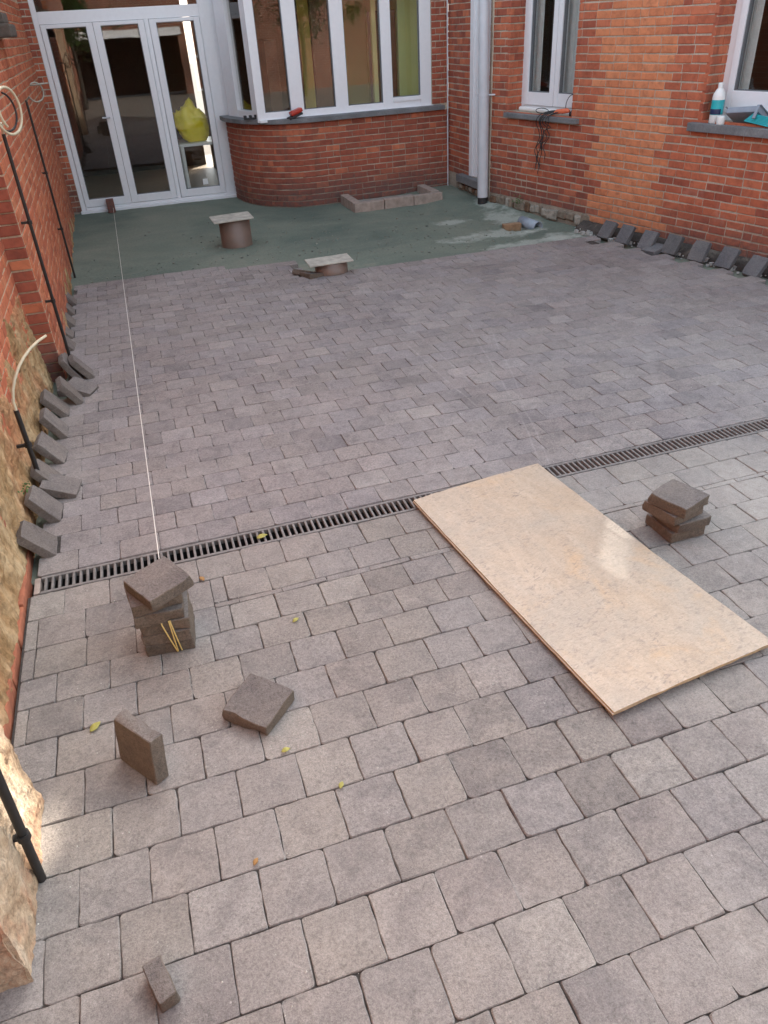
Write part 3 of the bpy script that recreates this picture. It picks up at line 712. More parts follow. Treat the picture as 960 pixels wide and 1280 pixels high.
# bay windows
bp_ = hp(backing('wall', (3.345, 8.625), (1, 0), 0.0, 0.19, 0.70, 2.13, [], 0.15, M['mortar'], None)); bpy.context.view_layer.update()
lay_bricks(bp_, line_path((3.345, 8.625), (1, 0)), 0.002, 0.188, 0.836, 2.12, (), lambda s, z, L, r: 'brick_dark', 60, 45, pitch=0.1)
BT = lambda v: Vector((v[0], 8.64 - v[1] + 0.0*v[0], v[2]))
b = MB(); ZB, ZT = 0.806, 2.12
for (a, c) in ((1.425,1.512),(1.786,1.925),(2.270,2.407),(2.795,2.905),(3.222,3.345)): b.box((a,-0.07,ZB),(c,0.0,ZT),BT)
b.box((1.512,-0.07,ZB),(3.222,-0.002,0.892),BT); b.box((1.512,-0.07,ZT-0.1),(3.222,-0.002,ZT),BT); b.box((2.905,-0.072,0.892),(3.222,0.012,0.932),BT)
b.box((1.44,-0.03,ZB-0.001),(3.36,0.03,ZB+0.028),BT)
bw = hp(b.build('window', M['pvc'], None, bevel=0.004)); bpy.context.view_layer.update()
for (a, c, z0) in ((1.512,1.786,0.892),(1.925,2.270,0.892),(2.407,2.795,0.892),(2.905,3.222,0.932)):
    b = MB(); b.box((a-0.002,-0.045,z0),(c+0.002,-0.039,ZT-0.1),BT); o = b.build('pane', M['glass'], bw); o.matrix_parent_inverse = bw.matrix_world.inverted()
    b = MB(); g = 0.007; b.box((a-0.001,-0.036,z0-0.001),(a+g,-0.012,ZT-0.1),BT); b.box((c-g,-0.036,z0-0.001),(c+0.001,-0.012,ZT-0.1),BT); b.box((a+g,-0.036,z0-0.001),(c-g,-0.012,z0+g),BT)
    o = b.build('gasket', M['gasket'], bw); o.matrix_parent_inverse = bw.matrix_world.inverted()
CF = frame_at((1.24, 9.45, 0), (1.455-1.24, 8.655-9.45)); CL = math.hypot(0.215, 0.795); CT = lambda v: CF @ Vector((v[0], -v[1], v[2]))
b = MB()
for (a, c) in ((0.0,0.26),(0.64,0.80)): b.box((a,-0.07,ZB),(c,0.0,ZT),CT)
b.box((0.26,-0.07,ZB),(0.64,-0.002,0.9),CT); b.box((0.26,-0.07,ZT-0.1),(0.64,-0.002,ZT),CT)
cw = hp(b.build('window', M['pvc'], None, bevel=0.004)); bpy.context.view_layer.update()
b = MB(); b.box((0.259,-0.045,0.9),(0.641,-0.039,ZT-0.1),CT); o = b.build('pane', M['glass'], cw); o.matrix_parent_inverse = cw.matrix_world.inverted()

# folding doors
DT = lambda v: Vector((v[0], 9.6 - v[1], v[2]))
b = MB()
b.box((-0.548,-0.07,-0.005),(-0.497,0.0,2.13),DT); b.box((1.10,-0.07,-0.005),(1.262,0.0,2.13),DT)
b.box((-0.497,-0.07,1.765),(1.10,0.0,1.872),DT); b.box((-0.497,-0.07,2.05),(1.10,0.0,2.13),DT); b.box((0.527,-0.07,-0.005),(0.573,0.0,1.765),DT)
b.box((-0.56,-0.07,-0.04),(1.25,0.045,-0.006),DT); b.box((-0.497,-0.07,-0.006),(1.10,0.02,0.022),DT)
dfr = hp(b.build('door_frame', M['pvc'], None, bevel=0.004)); bpy.context.view_layer.update()
def childof(o, root): o.parent = root; o.matrix_parent_inverse = root.matrix_world.inverted(); return o
for i, (a, c, ga, gc) in enumerate(((-0.494,0.011,-0.444,-0.057),(0.014,0.524,0.086,0.462),(0.576,1.097,0.645,1.036))):
    b = MB(); z0, z1, q0, q1 = 0.026, 1.762, 0.104, 1.729
    b.box((a,-0.06,z0),(ga,0.016,z1),DT); b.box((gc,-0.06,z0),(c,0.016,z1),DT); b.box((ga,-0.06,z0),(gc,0.015,q0),DT); b.box((ga,-0.06,q1),(gc,0.015,z1),DT)
    door = hp(b.build('door', M['pvc'], None, bevel=0.004)); bpy.context.view_layer.update()
    b = MB(); b.box((ga-0.002,-0.03,q0-0.002),(gc+0.002,-0.024,q1+0.002),DT); childof(b.build('pane', M['glass'], None), door)
    b = MB(); g = 0.006; b.box((ga,-0.02,q0),(ga+g,0.006,q1),DT); b.box((gc-g,-0.02,q0),(gc,0.006,q1),DT); b.box((ga+g,-0.02,q0),(gc-g,0.006,q0+g),DT); b.box((ga+g,-0.02,q1-g),(gc-g,0.006,q1),DT)
    childof(b.build('gasket', M['gasket'], None), door)
    if i == 0:
        b = MB(); b.tube([DT((-0.025,0.016,0.90)),DT((-0.025,0.055,0.90)),DT((-0.10,0.06,0.905))], 0.009, 8); childof(b.build('handle', M['pipe_grey'], None), door)
    if i == 2:
        b = MB(); b.box((0.85,-0.0235,0.13),(0.91,-0.021,0.19),DT); childof(b.build('sticker', M['plastic_white'], None), door)
b = MB(); b.box((-0.499,-0.03,1.87),(1.102,-0.024,2.052),DT); childof(b.build('pane', M['glass'], None), dfr)

# back wall strip beside the doors, upper floors, rooms
bs = hp(backing('wall', (-0.70, 9.60), (1, 0), 0.0, 0.152, -0.1, 2.13, [], 0.25, M['mortar'], None)); bpy.context.view_layer.update()
lay_bricks(bs, line_path((-0.70, 9.60), (1, 0)), 0.0, 0.150, -0.02, 2.12, (), lambda s, z, L, r: 'brick_dark' if r.random() < 0.5 else 'brick_red', 40, 51, pitch=0.1)
b = MB(); b.box((-4,9.6,2.13),(1.26,14.5,5.7)); b.box((1.26,8.45,2.13),(3.52,14.5,5.7)); b.box((3.53,7.25,2.14),(4.03,9.6,5.71)); b.box((3.53,9.6,2.14),(9,14.5,5.71)); b.box((-4,9.6,-0.1),(-0.70,14.5,2.13))
hp(b.build('upper_wall', M['brick_far'], None))
b = MB(); b.box((-0.70,12.5,-0.05),(1.2,12.6,2.13)); b.box((-0.70,9.72,-0.05),(-0.62,12.5,2.13))
hp(b.build('room', M['dark'], None))
b = MB(); b.box((-0.70,9.7,-0.06),(3.5,13.5,-0.045)); hp(b.build('room_floor', simple('pale_floor', (0.34,0.27,0.2), 0.5, var=0.1, scale=5, bump=0), None))
b = MB(); b.box((1.27,10.6,-0.05),(1.34,12.2,2.13)); b.box((1.34,11.2,-0.05),(2.52,11.28,2.13)); hp(b.build('room', M['brown_wall'], None))
b = MB(); b.box((2.52,11.6,-0.05),(2.95,11.66,2.13)); b.box((3.42,8.85,-0.05),(3.49,12.5,2.13)); b.box((3.1,11.2,-0.05),(3.42,11.27,2.13)); b.box((3.185,9.22,-0.045),(3.415,9.27,2.12)); b.box((2.925,9.35,-0.045),(2.975,9.40,2.12)); hp(b.build('room', M['lime_wall'], None))
b = MB(); b.box((2.98,9.28,-0.04),(3.18,9.7,1.72)); b.box((2.3,9.6,-0.04),(2.62,9.68,2.1)); b.box((1.9,10.4,-0.04),(2.05,11.1,1.5)); b.box((1.55,10.9,-0.04),(1.62,11.18,1.95))
hp(b.build('cupboard', M['wood_dark'], None, bevel=0.01))

# ================================================================== boundary wall on the other side of the court
bwall = empty('boundary_wall', (-0.7, 4.46, 0)); tag(bwall, 'old orange red brick boundary wall with crumbling ochre render at its foot', 'wall')
bpy.context.view_layer.update()
def cw_(o): o.parent = bwall; o.matrix_parent_inverse = bwall.matrix_world.inverted(); return o
FD = (-0.065, 5.14); FL_ = math.hypot(*FD)
far_face = cw_(backing('wall', (-0.575, 4.46), FD, 0.0, FL_, -0.1, 2.0, [], 0.3, M['mortar_old'], None)); bpy.context.view_layer.update()
lay_bricks(far_face, line_path((-0.575, 4.46), FD), 0.0, FL_, -0.03, 2.0, (), lambda s, z, L, r: 'brick_garden', 300, 61)
lay_bricks(far_face, line_path((-0.70, 4.454), (1, 0)), 0.015, 0.122, -0.03, 1.9, (), lambda s, z, L, r: 'brick_dark' if r.random() < 0.8 else 'brick_garden', 40, 62, pitch=0.4, proud=0.006)
near_face = cw_(backing('wall', (-0.680, 1.40), (0, 1), 0.0, 3.06, -0.1, 2.0, [], 0.3, M['mortar_old'], None)); bpy.context.view_layer.update()
lay_bricks(near_face, line_path((-0.680, 1.40), (0, 1)), 0.0, 3.06, -0.03, 2.0, (), lambda s, z, L, r: 'brick_garden', 300, 63)
b = MB(); b.box((-1.0,-9,2.0),(-0.585,4.46,2.7)); b.box((-1.0,4.46,2.0),(-0.655,9.6,2.7)); b.box((-1.0,-9,-0.1),(-0.72,0.99,2.0))
cw_(b.build('upper_wall', M['brick_far'], None))
def sstep(a, c, x): t = max(0, min(1, (x-a)/(c-a))); return t*t*(3-2*t)
def render_coat(p, d, L, zt, top, amp, seed, step=0.02, m='render', lump=0.02):
    """flaking coat over the bricks of one wall face: where it has fallen off it drops behind them"""
    F = frame_at((p[0], p[1], 0), d); b = MB(); n, nz = int(L/step)+1, int((top+0.05)/step)+1
    for k in range(nz):
        for i in range(n):
            s_, z = L*i/(n-1), -0.05+k*step
            e = 0.6*fbm(s_*1.5, z*1.5, seed) + 0.55*fbm(s_*5.5, z*5, seed+3) + 0.25*fbm(s_*17, z*15, seed+5, 3)
            mk = sstep(0.09, -0.06, z - zt(s_) + 0.34*e)
            rough = 0.55*fbm(s_*9, z*7, seed+7) + 0.45*fbm(s_*26, z*22, seed+11, 3) + 0.25*fbm(s_*70, z*60, seed+13, 2)
            out = -0.024 + mk*(0.032 + amp*rough) + lump*sstep(0.16, 0.0, z)*mk
            b.v.append(tuple(F @ Vector((s_, -out, z))))
    for k in range(nz-1):
        for i in range(n-1):
            a = k*n+i; b.f.append((a, a+1, a+n+1, a+n)); b.m.append(0); b.smooth.append(False)
    return cw_(b.build('render_coat', M[m], None, recalc=False))
render_coat((-0.680, 1.40), (0, 1), 3.055, lambda s: 0.50 - 0.03*s, 1.3, 0.020, 5, 0.014)
render_coat((-0.575, 4.47), FD, FL_-0.02, lambda s: 0.02 if s < 2.5 else -0.03, 0.6, 0.010, 25, 0.03, lump=0.0)
pm, t_, bs_ = mat('pale_pier_render'); pp = POS(t_)
n1 = NOISE(t_, SCALEV(t_, pp, (1,1,0.7)), 9, 6, 0.7, 0.6); n2 = NOISE(t_, pp, 60, 5, 0.75)
cc = RAMP(t_, n1, [(0.28, (0.17,0.095,0.05)), (0.42, (0.40,0.28,0.175)), (0.6, (0.53,0.41,0.29)), (0.75, (0.60,0.49,0.37))])
cc = MIX(t_, RAMP(t_, NOISE(t_, pp, 5, 4), [(0.52,0.0),(0.66,0.8)]), cc, (0.44,0.19,0.10))
cc = MIX(t_, 1.0, cc, RAMP(t_, n2, [(0.3,0.55),(0.5,1.0),(0.7,1.25)]), 'MULTIPLY')
t_.links.new(cc, bs_.inputs['Base Color']); bs_.inputs['Roughness'].default_value = 0.95; BUMP(t_, bs_, MATH(t_,'ADD',n1,n2), 0.8, 0.008)
M['pier_coat'] = pm
pier = cw_(backing('pier', (-0.553, 0.99), (0, 1), 0.0, 0.425, -0.08, 2.0, [], 0.17, M['mortar_old'], None)); bpy.context.view_layer.update()
lay_bricks(pier, line_path((-0.553, 0.99), (0, 1)), 0.0, 0.425, -0.03, 2.0, (), lambda s, z, L, r: 'brick_garden', 60, 71)
lay_bricks(pier, line_path((-0.72, 0.986), (1, 0)), 0.0, 0.165, -0.03, 2.0, (), lambda s, z, L, r: 'brick_garden', 30, 72, pitch=0.12, proud=0.006)
render_coat((-0.553, 0.972), (0, 1), 0.447, lambda s: 1.2, 2.0, 0.012, 41, 0.009, 'pier_coat', 0.006)
render_coat((-0.72, 0.984), (1, 0), 0.184, lambda s: 1.2, 2.0, 0.012, 51, 0.009, 'pier_coat', 0.006)
b = MB()      # clay edging at the foot of the near wall
y = 1.43
while y < 2.72:
    l = random.uniform(0.16,0.24); b.box((-0.665,y,-0.05),(-0.644+random.uniform(-0.003,0.003),min(y+l,2.76)-0.008,0.030+random.uniform(-0.012,0.008))); y += l
o = b.build('clay_edging', M['red_edge'], None, bevel=0.006); cw_(o)
b = MB(); b.box((-0.70,6.15,1.66),(-0.50,6.62,1.735)); b.box((-0.70,6.2,1.735),(-0.53,6.58,1.80)); cw_(b.build('stone_corbel', simple('weathered_stone', (0.10,0.085,0.07), 0.9, var=0.4, bump=0.6), None, bevel=0.012))

# ================================================================== conduits on that wall
def arc(c, r, a0, a1, n, ax=Vector((0,1,0)), az=Vector((0,0,1)), drift=Vector((0,0,0))):
    return [Vector(c) + (ax*math.cos(a0+(a1-a0)*k/n) + az*math.sin(a0+(a1-a0)*k/n))*r + drift*(k/n) for k in range(n+1)]
def conduit(label, base, top, clamps, r=0.011):
    t = empty('conduit', base); tag(t, label, 'conduit', None); bpy.context.view_layer.update()
    b = MB(); b.tube([base, top], r, 10); childof(b.build('pipe', M['conduit'], None), t)
    for f in clamps:
        p = Vector(base).lerp(Vector(top), f); b = MB()
        b.tube([p-Vector((0,0,0.009)), p+Vector((0,0,0.009))], r*1.45, 10); b.box((p.x-0.045, p.y-0.006, p.z-0.006), (p.x-r*0.5, p.y+0.006, p.z+0.006))
        childof(b.build('clamp', M['conduit'], None), t)
    return t
c1 = conduit('long black conduit up the brick pier edge with a big loop of cable', (-0.535,4.56,-0.03), (-0.535,4.56,1.25), (0.34,0.67,0.06), 0.009)
b = MB()
b.tube([(-0.535,4.56,1.24),(-0.53,4.55,1.30)] + arc((-0.485,4.53,1.345), 0.10, 3.6, 10.2, 34, Vector((0.45,0.85,0)).normalized(), Vector((0,0,1)), Vector((0.02,0.03,0.01))), 0.0065, 8)
childof(b.build('cable', M['cable_cream'], None), c1)
b = MB(); b.tube(arc((-0.50,4.56,1.345), 0.085, 2.6, 7.6, 26, Vector((0.5,0.8,0)).normalized()), 0.005, 8); childof(b.build('cable', M['rubber'], None), c1)
c2 = conduit('thin black conduit near the folding doors with a small cable loop', (-0.575,6.78,-0.03), (-0.575,6.78,1.27), (0.3,0.62), 0.0085)
b = MB(); b.tube([(-0.575,6.78,1.26)] + arc((-0.50,6.80,1.315), 0.062, 3.5, 8.6, 30, Vector((0.8,0.6,0)).normalized(), Vector((0,0,1)), Vector((0.01,0.02,0))) + [(-0.40,6.86,1.365)], 0.0055, 8)
childof(b.build('cable', M['cable_grey'], None), c2)
c3 = conduit('short black conduit on the ochre render with pale flex curving out', (-0.622,3.10,-0.03), (-0.622,3.10,0.385), (0.62,), 0.0105)
b = MB(); P_ = [(-0.622,3.10,0.37),(-0.622,3.105,0.42),(-0.611,3.12,0.465),(-0.594,3.14,0.502),(-0.572,3.18,0.535),(-0.548,3.21,0.56),(-0.520,3.255,0.578),(-0.488,3.29,0.592),(-0.456,3.32,0.600)]
b.tube(P_, 0.0058, 10); childof(b.build('flexible_cable', M['cable_cream'], None), c3)
c4 = conduit('thick black conduit rising off the pale lumpy pier', (-0.532,1.205,0.0), (-0.495,1.205,0.75), (0.22,0.7), 0.0105)

# ================================================================== loose pavers
def rough_paver(wd, dp, t, seed, chips=5):
    r = random.Random(seed); bm = bmesh.new(); bmesh.ops.create_cube(bm, size=1.0)
    for v in bm.verts: v.co = Vector((v.co.x*wd, v.co.y*dp, v.co.z*t))
    bmesh.ops.bevel(bm, geom=[e for e in bm.edges if abs(e.verts[0].co.z-e.verts[1].co.z) > t*0.5], offset=min(0.0045, wd*0.2), segments=2, profile=0.5, affect='EDGES')
    bmesh.ops.bevel(bm, geom=[e for e in bm.edges if abs(e.verts[0].co.z-e.verts[1].co.z) < 1e-5 and e.calc_face_angle(0) > 0.6], offset=0.0022, segments=1, profile=0.6, affect='EDGES')
    bmesh.ops.triangulate(bm, faces=[f for f in bm.faces if len(f.verts) > 4])
    bmesh.ops.subdivide_edges(bm, edges=[e for e in bm.edges if e.calc_length() > 0.03], cuts=3, use_grid_fill=True)
    for _ in range(chips):
        c = Vector((r.choice((-1,1))*wd/2*r.uniform(0.4,1), r.choice((-1,1))*dp/2, r.choice((-1,1))*t/2)); rad = r.uniform(0.012, 0.026)
        for v in bm.verts:
            d = (v.co-c).length
            if d < rad: v.co -= v.co.normalized()*(rad-d)*0.45
    bmesh.ops.subdivide_edges(bm, edges=[e for e in bm.edges if e.calc_length() > 0.016], cuts=1, use_grid_fill=True)
    o = Vector((r.uniform(0,50), r.uniform(0,50), r.uniform(0,50)))
    for v in bm.verts:
        q = v.co*30 + o; q2 = v.co*95 + o; side = 1.0 if abs(v.co.z) < t*0.47 else 0.55
        v.co += Vector((noise.noise(q), noise.noise(q+Vector((9,2,5))), 0.5*noise.noise(q+Vector((3,7,1)))))*0.0026*side + Vector((noise.noise(q2), noise.noise(q2+Vector((5,1,8))), 0.3*noise.noise(q2+Vector((2,2,9)))))*0.0013*side
    me = bpy.data.meshes.new('paver'); bm.to_mesh(me); bm.free()
    for p in me.polygons: p.use_smooth = True
    me.set_sharp_from_angle(angle=0.5) if hasattr(me, 'set_sharp_from_angle') else None
    me.materials.append(M['paver_loose']); return me
LOOSE = [rough_paver(0.150, 0.150, 0.041, s) for s in range(8)]
SLATE, BLUE = [], []
for me in LOOSE:
    for L_, k_ in ((SLATE, 'paver_slate'), (BLUE, 'paver_blue')):
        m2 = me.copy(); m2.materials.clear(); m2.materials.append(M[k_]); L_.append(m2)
HALF = rough_paver(0.090, 0.040, 0.045, 31)
def loose(label, loc, rz, tilt=(0,0), k=0, group=None, scale=1, me=None):
    o = link('loose_paver', me or LOOSE[k % 8]); o.location = loc; o.rotation_euler = (tilt[0], tilt[1], rz); o.scale = (scale, scale, 1)
    return tag(o, label, 'paver', group)
# stack beside the drain, the string ends under its top stone
SX, SY = -0.172, 1.940
loose('bottom paver of the strapped stack beside the drain', (SX,SY,0.0215), R_(-5), k=0, scale=1.0)
loose('second paver up in the strapped stack beside the drain', (SX,SY-0.001,0.0635), R_(-6), k=1)
loose('third paver up, topmost under the yellow straps of the tall stack', (SX+0.001,SY,0.1055), R_(-4), k=2)
loose('fourth paver up in the tall stack, shifted askew above the straps', (SX-0.013,SY-0.004,0.1475), R_(-1), k=3)
loose('fifth paver up in the tall stack, just under the turned top stone', (SX-0.020,SY+0.008,0.1895), R_(8), k=4)
loose('turned top paver of the tall stack with the string running under it', (-0.166,1.926,0.2335), R_(29), (R_(2),R_(-3)), k=5)
st_ = empty('yellow_strap', (SX, SY-0.08, 0)); tag(st_, 'pair of yellow straps crossed over the tall paver stack', 'strap'); bpy.context.view_layer.update()
for (a, c) in ((-0.012,0.012),(0.010,0.014),(0.014,0.026)):
    b = MB(); yf = SY-0.0795
    b.tube([(SX+a-0.001,yf+0.006,0.1275),(SX+a,yf-0.003,0.123),(SX+(a+c)/2,yf-0.005,0.065),(SX+c,yf-0.003,0.008),(SX+c,yf+0.005,0.003)], 0.0022, 6); childof(b.build('band', M['strap'], None), st_)
# stack beside the board
loose('bottom paver of the low stack beside the plywood board', (1.658,1.852,0.0215), R_(1), k=6)
loose('second paver up, sliding askew in the low stack beside the board', (1.668,1.846,0.064), R_(5), (R_(2),R_(2)), k=7)
loose('third paver up, tilted in the low stack beside the board', (1.630,1.850,0.1065), R_(13), (R_(-2),R_(-1)), k=1)
loose('flat top paver of the low stack beside the board', (1.636,1.834,0.149), R_(21), (R_(1),R_(1)), k=2)
loose('single loose paver lying turned on the paving below the tall stack', (0.042,1.533,0.024), R_(-44), (R_(2),R_(3)), k=3)
# paver standing on edge
o = loose('paver standing upright on its edge beside the green leaf', (-0.278,1.446,0.0745), 0, k=4)
o.matrix_world = Matrix.Translation((-0.278,1.449,0.0755)) @ Matrix.Rotation(R_(-54), 4, 'Z') @ Matrix.Rotation(R_(90-7), 4, 'X')
o = loose('small cut piece of paver lying alone near the pale pier', (-0.2785,0.864,0.0235), R_(-72), me=HALF)
# pavers tipped up along both unpaved margins
def leaning(label, x, y, lean, rz, side, k, group, z=0.0, sc_=1.0):
    """x,y: foot edge centre; side -1 tips towards the boundary wall, +1 towards the house"""
    o = loose(label, (0,0,0), 0, k=k, group=group, me=(SLATE if side < 0 else BLUE)[k % 8])
    L = 0.15*sc_
    base = Matrix.Translation((x, y, z)) @ Matrix.Rotation(R_(rz), 4, 'Z')
    tip = Matrix.Rotation(R_(lean)*(1 if side < 0 else -1), 4, 'Y')
    o.matrix_world = base @ tip @ Matrix.Translation((side*L/2, 0, -0.0205)) @ Matrix.Diagonal((sc_, 0.88, 0.86, 1))
    return o
GL = 'pavers tipped against the boundary wall'; GR = 'pavers tipped along the house wall'
LL = 'dark paver tipped up in the gap along the old boundary wall'
for i, (x, y, lean, rz) in enumerate([(-0.545,2.625,52,3),(-0.540,2.885,55,-3),(-0.542,3.14,50,4),(-0.538,3.40,54,-2),(-0.538,3.66,55,2),(-0.535,3.92,53,-3),
        (-0.532,4.66,56,2),(-0.533,4.92,55,-2),(-0.533,5.17,54,3),(-0.535,5.43,56,0),(-0.536,5.68,55,-3),(-0.538,5.93,55,2)]):
    leaning(LL, x+random.uniform(-0.006,0.006), y+random.uniform(-0.018,0.018), lean+random.uniform(-6,5), rz+random.uniform(-5,5), -1, i, GL, 0.004, random.uniform(0.9,1.02))
leaning('paver lying half on the paving, propped over its tipped neighbour by the old wall', -0.470, 3.045, 22, -10, -1, 2, None, 0.018)
leaning('paver tipped further out than the rest, below the brick pier corner', -0.468, 4.06, 57, 6, -1, 5, None, 0.006)
leaning('paver lying nearly flat below the brick pier corner', -0.405, 4.135, 20, -24, -1, 6, None, 0.016)
leaning('paver tipped steeply behind another at the brick pier corner', -0.475, 4.40, 60, 4, -1, 7, None, 0.006)
leaning('outermost tipped paver of the pair at the brick pier corner', -0.412, 4.405, 55, 8, -1, 1, None, 0.006)
LR = 'slate grey paver tipped up along the foot of the house wall'
for i, y in enumerate([5.69, 5.45, 5.21, 4.99, 4.75, 4.495, 4.255, 4.01, 3.76, 3.5]):
    leaning(LR, wall_x(y)-0.235+random.uniform(-0.015,0.015), y+random.uniform(-0.022,0.022), 58+random.uniform(-9,7), random.uniform(-5,5)+12.7, 1, i+2, GR, 0.004)
leaning('paver lying flat between two tipped ones along the house wall', wall_x(5.09)-0.30, 5.10, 12, 16, 1, 3, None, 0.014)
# footing and rubble along the house wall
b = MB(); n = 70
for i in range(n+1):
    s = 1.9 + (4.74-1.9)*i/n
    for (o, z) in ((0.012,0.045),(0.05+0.02*fbm(s*4,1),0.03+0.015*fbm(s*6,2)),(0.10+0.02*fbm(s*5,4),0.0),(0.13,-0.06)): b.v.append(tuple(WT((s,o,z+0.008*fbm(s*11,o*40)))))
for i in range(n):
    for k in range(3):
        a = i*4+k; b.f.append((a, a+1, a+5, a+4)); b.m.append(0); b.smooth.append(False)
hp(b.build('footing', M['joint'], None, recalc=False))
def stone(seed, r, sq=(1,1,1)):
    q = random.Random(seed); bm = bmesh.new(); bmesh.ops.create_cube(bm, size=r*1.7)
    for v in bm.verts: v.co = Vector((v.co.x*sq[0]*q.uniform(0.7,1.1), v.co.y*sq[1]*q.uniform(0.75,1.1), v.co.z*sq[2]*q.uniform(0.7,1.15)))
    bmesh.ops.bevel(bm, geom=bm.edges[:], offset=r*0.22, segments=1, affect='EDGES')
    bmesh.ops.subdivide_edges(bm, edges=bm.edges[:], cuts=1, use_grid_fill=True)
    for v in bm.verts: v.co *= 1 + 0.10*noise.noise(v.co*(2.5/r) + Vector((seed*3.1, seed, 0)))
    me = bpy.data.meshes.new('stone'); bm.to_mesh(me); bm.free(); return me
rb = empty('rubble_footing', WT((1.1,0.02,0))); tag(rb, 'rough rubble footing exposed under the brickwork beside the downpipe', 'rubble'); bpy.context.view_layer.update()
cols = [simple('rubble_a', (0.20,0.165,0.125), 0.95, var=0.5, bump=0.6), simple('rubble_b', (0.30,0.275,0.23), 0.95, var=0.5, bump=0.6), simple('rubble_c', (0.15,0.09,0.055), 0.95, var=0.5, bump=0.6)]
rr = random.Random(5); s = 0.56
while s < 1.98:
    wd = rr.uniform(0.03, 0.085); me = stone(rr.randint(0,99), 0.05, (0.45, wd/0.05, rr.uniform(0.75,1.2))); me.materials.append(cols[rr.randint(0,2)])
    o = link('stone', me); o.matrix_world = Matrix.Translation(WT((s+wd*0.5, rr.uniform(-0.012,0.015), 0.035+rr.uniform(-0.012,0.012)))) @ WF.to_3x3().to_4x4() @ Matrix.Rotation(math.pi/2, 4, 'Z')
    bpy.context.view_layer.update(); mw = o.matrix_world.copy(); o.parent = rb; o.matrix_parent_inverse = rb.matrix_world.inverted(); s += wd*1.62
# rubble bits under the side door
for k in range(9):
    me = stone(40+k, 0.035, (0.8,1.1,0.8)); me.materials.append(cols[k % 3]); o = link('stone', me); o.location = ST((0.35+k*0.085, 0.02, 0.065)); bpy.context.view_layer.update(); childof(o, rb)

gb = MB(); rr = random.Random(9)
for k in range(170):
    s_ = rr.uniform(1.85,4.7); p = WT((s_, rr.uniform(0.05,0.20), -0.02+rr.uniform(0,0.012))); r = rr.choice((0.004,0.006,0.009,0.016))*rr.uniform(0.7,1.3)
    vs = [p+Vector((rr.uniform(0.6,1)*a*r, rr.uniform(0.6,1)*c*r, rr.uniform(0.5,0.9)*e*r)) for a in (-1,1) for c in (-1,1) for e in (-1,1)]
    gb.add(vs, [(0,1,3,2),(4,6,7,5),(0,4,5,1),(2,3,7,6),(0,2,6,4),(1,5,7,3)])
tag(gb.build('mortar_crumbs', simple('pale_crumbs', (0.42,0.42,0.40), 0.95, var=0.45, scale=20, bump=0.5), None), 'pale mortar crumbs in the trench along the house wall', 'crumbs', kind='stuff')
gb = MB(); rr = random.Random(19)
for k in range(650):
    x, y = rr.uniform(-0.5,3.3), rr.triangular(5.8,8.4,6.2)
    if (x < 1.25 and y < 6.46) or (2.1 < x and y > 7.85) or (x < 2.2 and y > 8.4 and x > 1.2): continue
    r = rr.choice((0.002,0.003,0.004,0.008))*rr.uniform(0.7,1.4); p = Vector((x, y, -0.031+0.006*fbm(x*1.1, y*1.1)))
    vs = [p+Vector((rr.uniform(0.6,1)*a*r, rr.uniform(0.6,1)*c*r, rr.uniform(0.4,0.8)*e*r)) for a in (-1,1) for c in (-1,1) for e in (-1,1)]
    gb.add(vs, [(0,1,3,2),(4,6,7,5),(0,4,5,1),(2,3,7,6),(0,2,6,4),(1,5,7,3)])
tag(gb.build('bed_crumbs', simple('bed_crumb', (0.20,0.215,0.18), 0.95, var=0.5, scale=4, bump=0.5), None), 'small loose crumbs on the mortar bed', 'crumbs', kind='stuff')
# ================================================================== drain hole with pipe
b = MB(); pc = Vector((3.475,6.42,0.012)); ax = Vector((-0.25,-0.95,-0.06)).normalized()
ring = []
def pipe_shell(b, p, q, ro, ri, n=22):
    p, q = Vector(p), Vector(q); t = (q-p).normalized(); u = t.orthogonal().normalized(); v = t.cross(u); base = len(b.v)
    for (c, r) in ((p,ro),(q,ro),(q,ri),(p,ri)):
        for k in range(n): b.v.append(tuple(c+(u*math.cos(2*math.pi*k/n)+v*math.sin(2*math.pi*k/n))*r))
    for i in range(4):
        for k in range(n):
            a, c = base+i*n+k, base+i*n+(k+1) % n; d, e = base+((i+1) % 4)*n+(k+1) % n, base+((i+1) % 4)*n+k
            b.f.append((a, c, d, e)); b.m.append(0); b.smooth.append(True)
pipe_shell(b, (3.445,6.60,-0.012), (3.485,6.35,-0.022), 0.050, 0.045)
tag(b.build('drain_pipe', simple('blue_grey_pvc', (0.30,0.36,0.42), 0.4, var=0.15, bump=0.05), None), 'short grey plastic drain pipe lying in the hole by the house wall', 'pipe')
b = MB(); b.box((-0.085,-0.03,-0.05),(0.085,0.03,0.015)); o = b.build('clay_block', simple('clay_block', (0.30,0.19,0.11), 0.9, var=0.3, bump=0.5), None, bevel=0.004); o.location = (3.315,6.545,-0.02); o.rotation_euler = (0.05,0,R_(-8))
tag(o, 'brown clay block set in the edge of the drain hole', 'block')

